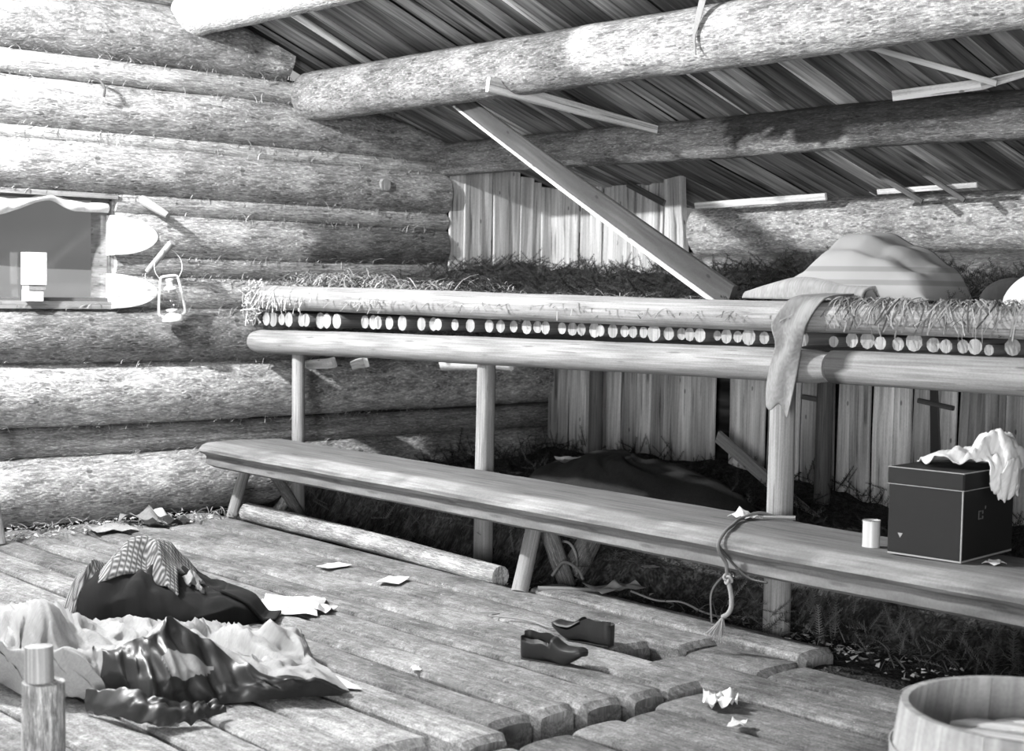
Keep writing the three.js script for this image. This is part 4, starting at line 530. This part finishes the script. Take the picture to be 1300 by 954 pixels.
scrap('cloth_scrap', 'folded pale cloth lying under the bench by the splayed leg', 3.50, -5.06, 0.17, 0.20, 0.3, { h: 0.07, y: 0.02, n: 4, m: M.canvas, c: 'cloth' });
scrap('card', 'small pale square card leaning under the bench', 3.48, -5.33, 0.06, 0.06, 0.2, { h: 0.01, y: 0.10, m: M.canvasGrey, c: 'card' });
single('string', tube([[3.46, 0.006, -4.26], [3.52, 0.008, -4.32], [3.53, 0.006, -4.25], [3.60, 0.006, -4.29], [3.72, 0.006, -4.33], [3.86, 0.006, -4.31], [3.97, 0.006, -4.35]], 0.004, { n: 40, m: 5 }), M.ropePale, 'short pale string lying on the floor left of the boots', 'string');
single('string', tube([[3.60, 0.03, -5.07], [3.72, 0.0, -5.12], [3.85, 0.01, -5.15], [4.0, -0.01, -5.14], [4.12, -0.02, -5.16]], 0.005, { n: 30, m: 5 }), M.ropePale, 'pale cord trailing over the earth from the folded cloth', 'string');
single('stick', log([3.24, 0.014, -4.80], [3.46, 0.016, -5.03], 0.013, 0.011, { m: 8, n: 6, tint: 0.8 }), M.pole, 'thin straight stick beside the foot of the bench leg', 'stick');
single('twig', tube([[3.10, 0.03, -5.02], [3.14, 0.10, -5.06], [3.20, 0.07, -5.10], [3.22, 0.02, -5.12]], 0.008, { n: 20, m: 6 }), M.rope, 'bent grey twig behind the splayed bench leg', 'twig');
single('twig', tube([[2.92, 0.15, -5.18], [3.02, 0.17, -5.2], [3.06, 0.11, -5.22], [3.05, 0.02, -5.24]], 0.007, { n: 20, m: 6 }), M.ropePale, 'thin curved twig beside the dark back leg', 'twig');
single('wood_block', log([2.98, 0.0, -5.28], [3.06, 0.20, -5.34], 0.07, 0.06, { m: 12, n: 5, tint: 0.4 }), M.bark, 'dark round billet of wood behind the bench leg', 'wood');
// litter swept against the gable wall
{ const L = ['crumpled grey rag in the litter by the gable wall', 'dark torn rag in the litter by the gable wall', 'white rag end in the litter by the gable wall', 'flat pale scrap in the litter by the gable wall']; 
  scrap('wall_rag', L[0], 0.33, -4.20, 0.16, 0.20, 0.5, { h: 0.11, n: 4, m: M.canvasGrey, c: 'rag' }); scrap('wall_rag', L[1], 0.42, -4.30, 0.18, 0.24, -0.2, { h: 0.06, n: 5, m: M.woolDark, c: 'rag' }); scrap('wall_rag', L[2], 0.30, -4.33, 0.10, 0.14, 0.9, { h: 0.11, n: 3, m: M.white, c: 'rag' }); scrap('wall_rag', L[3], 0.45, -3.95, 0.22, 0.20, 0.1, { h: 0.04, n: 5, m: M.canvas, c: 'rag' }); }
const litter = new THREE.Group(); litter.name = 'litter'; litter.userData = { label: 'chips, leaves and straw littering the floor edges and earth', category: 'litter', kind: 'stuff' }; litter.position.set(3, 0, -5); scene.add(litter);
const chip = (() => { const g = new THREE.TetrahedronGeometry(0.012); g.scale(1.6, 0.35, 0.8); return g; })();
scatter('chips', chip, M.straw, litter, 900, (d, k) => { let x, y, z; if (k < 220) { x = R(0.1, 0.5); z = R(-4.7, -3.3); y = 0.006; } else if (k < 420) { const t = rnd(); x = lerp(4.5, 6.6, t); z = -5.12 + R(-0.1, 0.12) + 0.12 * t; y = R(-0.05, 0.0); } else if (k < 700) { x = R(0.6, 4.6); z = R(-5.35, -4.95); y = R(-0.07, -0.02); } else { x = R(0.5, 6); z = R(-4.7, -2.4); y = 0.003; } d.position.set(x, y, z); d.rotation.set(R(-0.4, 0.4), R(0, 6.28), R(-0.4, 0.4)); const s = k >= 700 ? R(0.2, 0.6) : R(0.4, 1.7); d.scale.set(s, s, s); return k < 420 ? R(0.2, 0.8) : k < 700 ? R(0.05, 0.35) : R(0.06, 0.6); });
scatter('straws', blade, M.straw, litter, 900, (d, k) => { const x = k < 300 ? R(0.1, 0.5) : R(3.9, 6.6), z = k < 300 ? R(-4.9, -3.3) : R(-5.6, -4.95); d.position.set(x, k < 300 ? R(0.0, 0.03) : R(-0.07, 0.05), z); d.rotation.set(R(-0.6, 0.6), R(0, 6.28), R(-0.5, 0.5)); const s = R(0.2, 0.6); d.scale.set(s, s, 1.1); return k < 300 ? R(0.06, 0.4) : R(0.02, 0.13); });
scatter('dead_sprigs', sprig, M.straw, litter, 700, (d, k) => { const x = k < 250 ? R(0.4, 3.4) : R(4.2, 6.8), z = k < 250 ? R(-5.6, -5.2) : R(-5.7, -5.0); d.position.set(x, k < 250 ? R(-0.03, 0.15) : R(-0.05, 0.10), z); d.rotation.set(R(-0.6, 0.6), R(0, 6.28), R(-0.3, 1.0)); const s = R(0.5, 1.1); d.scale.set(s, s, s); return R(0.015, 0.14); });
scatter('lower_boughs', sprig, M.straw, litter, 1500, (d) => { const x = R(0.1, 5.6), z = R(-7.75, -6.4); d.position.set(x, R(0.13, 0.28) - 0.08 * smooth(2.4, 3.4, x) + 0.06 * smooth(-7.2, -7.8, z), z); d.rotation.set(R(-0.5, 0.5), R(0, 6.28), R(-0.2, 1.0)); const s = R(0.5, 1.2); d.scale.set(s, s, s); return R(0.012, 0.05); });

// lower bunk
{ const g = heap(2.2, -6.5, 0.10, (a) => { const c = Math.cos(a), s = Math.sin(a); return 1 / Math.sqrt(c * c / 0.95 ** 2 + s * s / 0.5 ** 2); }, (t, a, x) => 0.36 * Math.pow(Math.max(0, 1 - t * t), 0.6) * (0.8 + 0.4 * fb(x * 3, t * 4 + a, 171)), { nr: 24, na: 72 }); single('dark_blanket', g, M.woolDark, 'dark blanket heaped on the lower bunk behind the bench', 'blanket'); }
scrap('cloth_scrap', 'pale corner of cloth beside the dark blanket on the lower bunk', 1.72, -6.45, 0.14, 0.16, 0.4, { y: 0.37, h: 0.07, m: M.canvasGrey, c: 'cloth' });
single('plank_piece', board([2.13, 0.525, -7.36], [3.06, 0.10, -7.20], 0.085, 0.028, [0.4, 0.9, 0.1]), M.board[0], 'narrow board leaning against the lower wall boards', 'board');

// barrel
{ const c = [6.745, 0, -3.18], b = thing('barrel', 'open wooden barrel at the lower right corner', 'barrel', c), NS = 18, prof = (y) => 0.300 + 0.022 * Math.sin(Math.min(1, y / 0.5) * Math.PI) + 0.03 * smooth(0.5, 0, y);
  for (let k = 0; k < NS; k++) { const a0 = k / NS * 6.2832, a1 = (k + 0.985) / NS * 6.2832, pos = [], uv = [], idx = [], H = 7, off = rnd(); for (const inn of [0, 1]) for (let i = 0; i <= H; i++) for (let j = 0; j <= 2; j++) { const y = 0.5 * i / H, a = lerp(a0, a1, j / 2), r = prof(y) - inn * 0.018; pos.push(c[0] + r * Math.cos(a), y, c[2] + r * Math.sin(a)); uv.push(y + off, j * 0.05 + off * 3); }
    const Q = (H + 1) * 3; for (let i = 0; i < H; i++) for (let j = 0; j < 2; j++) { const q = i * 3 + j; idx.push(q, q + 1, q + 3, q + 1, q + 4, q + 3, Q + q, Q + q + 3, Q + q + 1, Q + q + 1, Q + q + 3, Q + q + 4); } for (let j = 0; j < 2; j++) { const q = H * 3 + j; idx.push(q, q + 1, Q + q, q + 1, Q + q + 1, Q + q, j, Q + j, j + 1, j + 1, Q + j, Q + j + 1); } for (let i = 0; i < H; i++) for (const j of [0, 2]) { const q = i * 3 + j; idx.push(q, q + 3, Q + q, q + 3, Q + q + 3, Q + q); }
    part('stave', geom(pos, uv, idx).toNonIndexed(), M.barrel[k % 3], b); b.children[k].geometry.computeVertexNormals(); }
  for (const y of [0.06, 0.385]) part('hoop', lathe([[prof(y) + 0.002, y - 0.016], [prof(y) + 0.005, y - 0.016], [prof(y) + 0.005, y + 0.016], [prof(y) + 0.002, y + 0.016]], c, 48), M.barrel[1], b, 'pale wooden hoop');
  part('bottom', lathe([[0, 0.02], [0.305, 0.02], [0.305, 0.0], [0, 0.0]], c, 32), M.barrel[0], b);
  for (const [z, w, l] of [[-0.17, 0.08, 'split board lying in the barrel at its back'], [-0.065, 0.11, 'second split board from the back in the barrel'], [0.06, 0.11, 'third split board from the back in the barrel'], [0.17, 0.08, 'front split board lying in the barrel']]) { const h = Math.sqrt(0.078 - z * z) - 0.05; single('kindling', board([c[0] - h, 0.40 + 0.05 * z, c[2] + z], [c[0] + h, 0.455, c[2] + z + 0.02], w, 0.03, [0, 0.1, 1]), M.board[1], l, 'board', 'boards in the barrel'); }
}

// flash lamp that lit the picture, outside the view at the left
{ const c = [FLASH.x, 0, FLASH.z], t = thing('flash_lamp', 'flash powder lamp burning on a tall wooden stand', 'lamp', c);
  part('pole', log([c[0], 0.4, c[2]], [c[0], FLASH.y - 0.19, c[2]], 0.018, 0.014, { m: 10, n: 6 }), M.pole, t);
  for (let k = 0; k < 3; k++) { const a = k * 2.094 + 0.4; part('leg', log([c[0] + 0.5 * Math.cos(a), 0.0, c[2] + 0.5 * Math.sin(a)], [c[0], 0.9, c[2]], 0.014, 0.014, { m: 8, n: 4 }), M.pole, t); }
  part('pan', lathe([[0, -0.195], [0.10, -0.19], [0.11, -0.175], [0.105, -0.175], [0.098, -0.185], [0, -0.188]], [c[0], FLASH.y, c[2]], 24), M.tinDark, t);
  const g = new THREE.IcosahedronGeometry(0.08, 3), p = g.attributes.position; for (let k = 0; k < p.count; k++) { const q = V(p.getX(k), p.getY(k), p.getZ(k)); q.multiplyScalar(1 + 0.25 * (fb(q.x * 20 + 5, q.y * 20 + q.z * 13, 181) - 0.5)); q.y *= 1.3; p.setXYZ(k, q.x, q.y, q.z); } g.translate(FLASH.x, FLASH.y - 0.02, FLASH.z); part('flame', g, M.flare, t, 'burning flash powder'); }

// outside the window and door
{ const pos = [], uv = [], idx = [], nx = 30, nz = 40; for (let j = 0; j <= nz; j++) for (let i = 0; i <= nx; i++) { const x = lerp(-0.4, -9, i / nx), z = lerp(-14, 10, j / nz); pos.push(x, -0.2 + 1.75 * smooth(-0.5, -6, x) * (0.8 + 0.35 * fb(x * 0.4, z * 0.5, 191)) , z); uv.push(x, z); } for (let j = 0; j < nz; j++) for (let i = 0; i < nx; i++) { const k = j * (nx + 1) + i; idx.push(k, k + 1, k + nx + 1, k + 1, k + nx + 2, k + nx + 1); }
  const o = single('snow_bank', geom(pos, uv, idx), M.snow, 'snowy slope seen through the window', 'snow'); o.userData.kind = 'structure'; }
{ const pos = [], uv = [], idx = [], n = 80; for (let j = 0; j <= n; j++) { const z = lerp(-22, 14, j / n), h = 3.2 + 1.6 * fb(z * 0.5, 1, 193) + 0.9 * n2(z * 3, 2, 194); for (const [x, y] of [[-11, -0.3], [-11.4, h * 0.6], [-12, h]]) { pos.push(x + 0.5 * n2(z * 4, y, 195), y, z); uv.push(z, y); } if (j) for (let i = 0; i < 2; i++) { const k = j * 3 + i; idx.push(k, k + 1, k - 3, k + 1, k - 2, k - 3); } } const o = single('hillside', geom(pos, uv, idx), M.conifer, 'dark wooded hillside behind the snow outside the window', 'hill'); o.userData.kind = 'structure'; }

renderer.render(scene, camera);
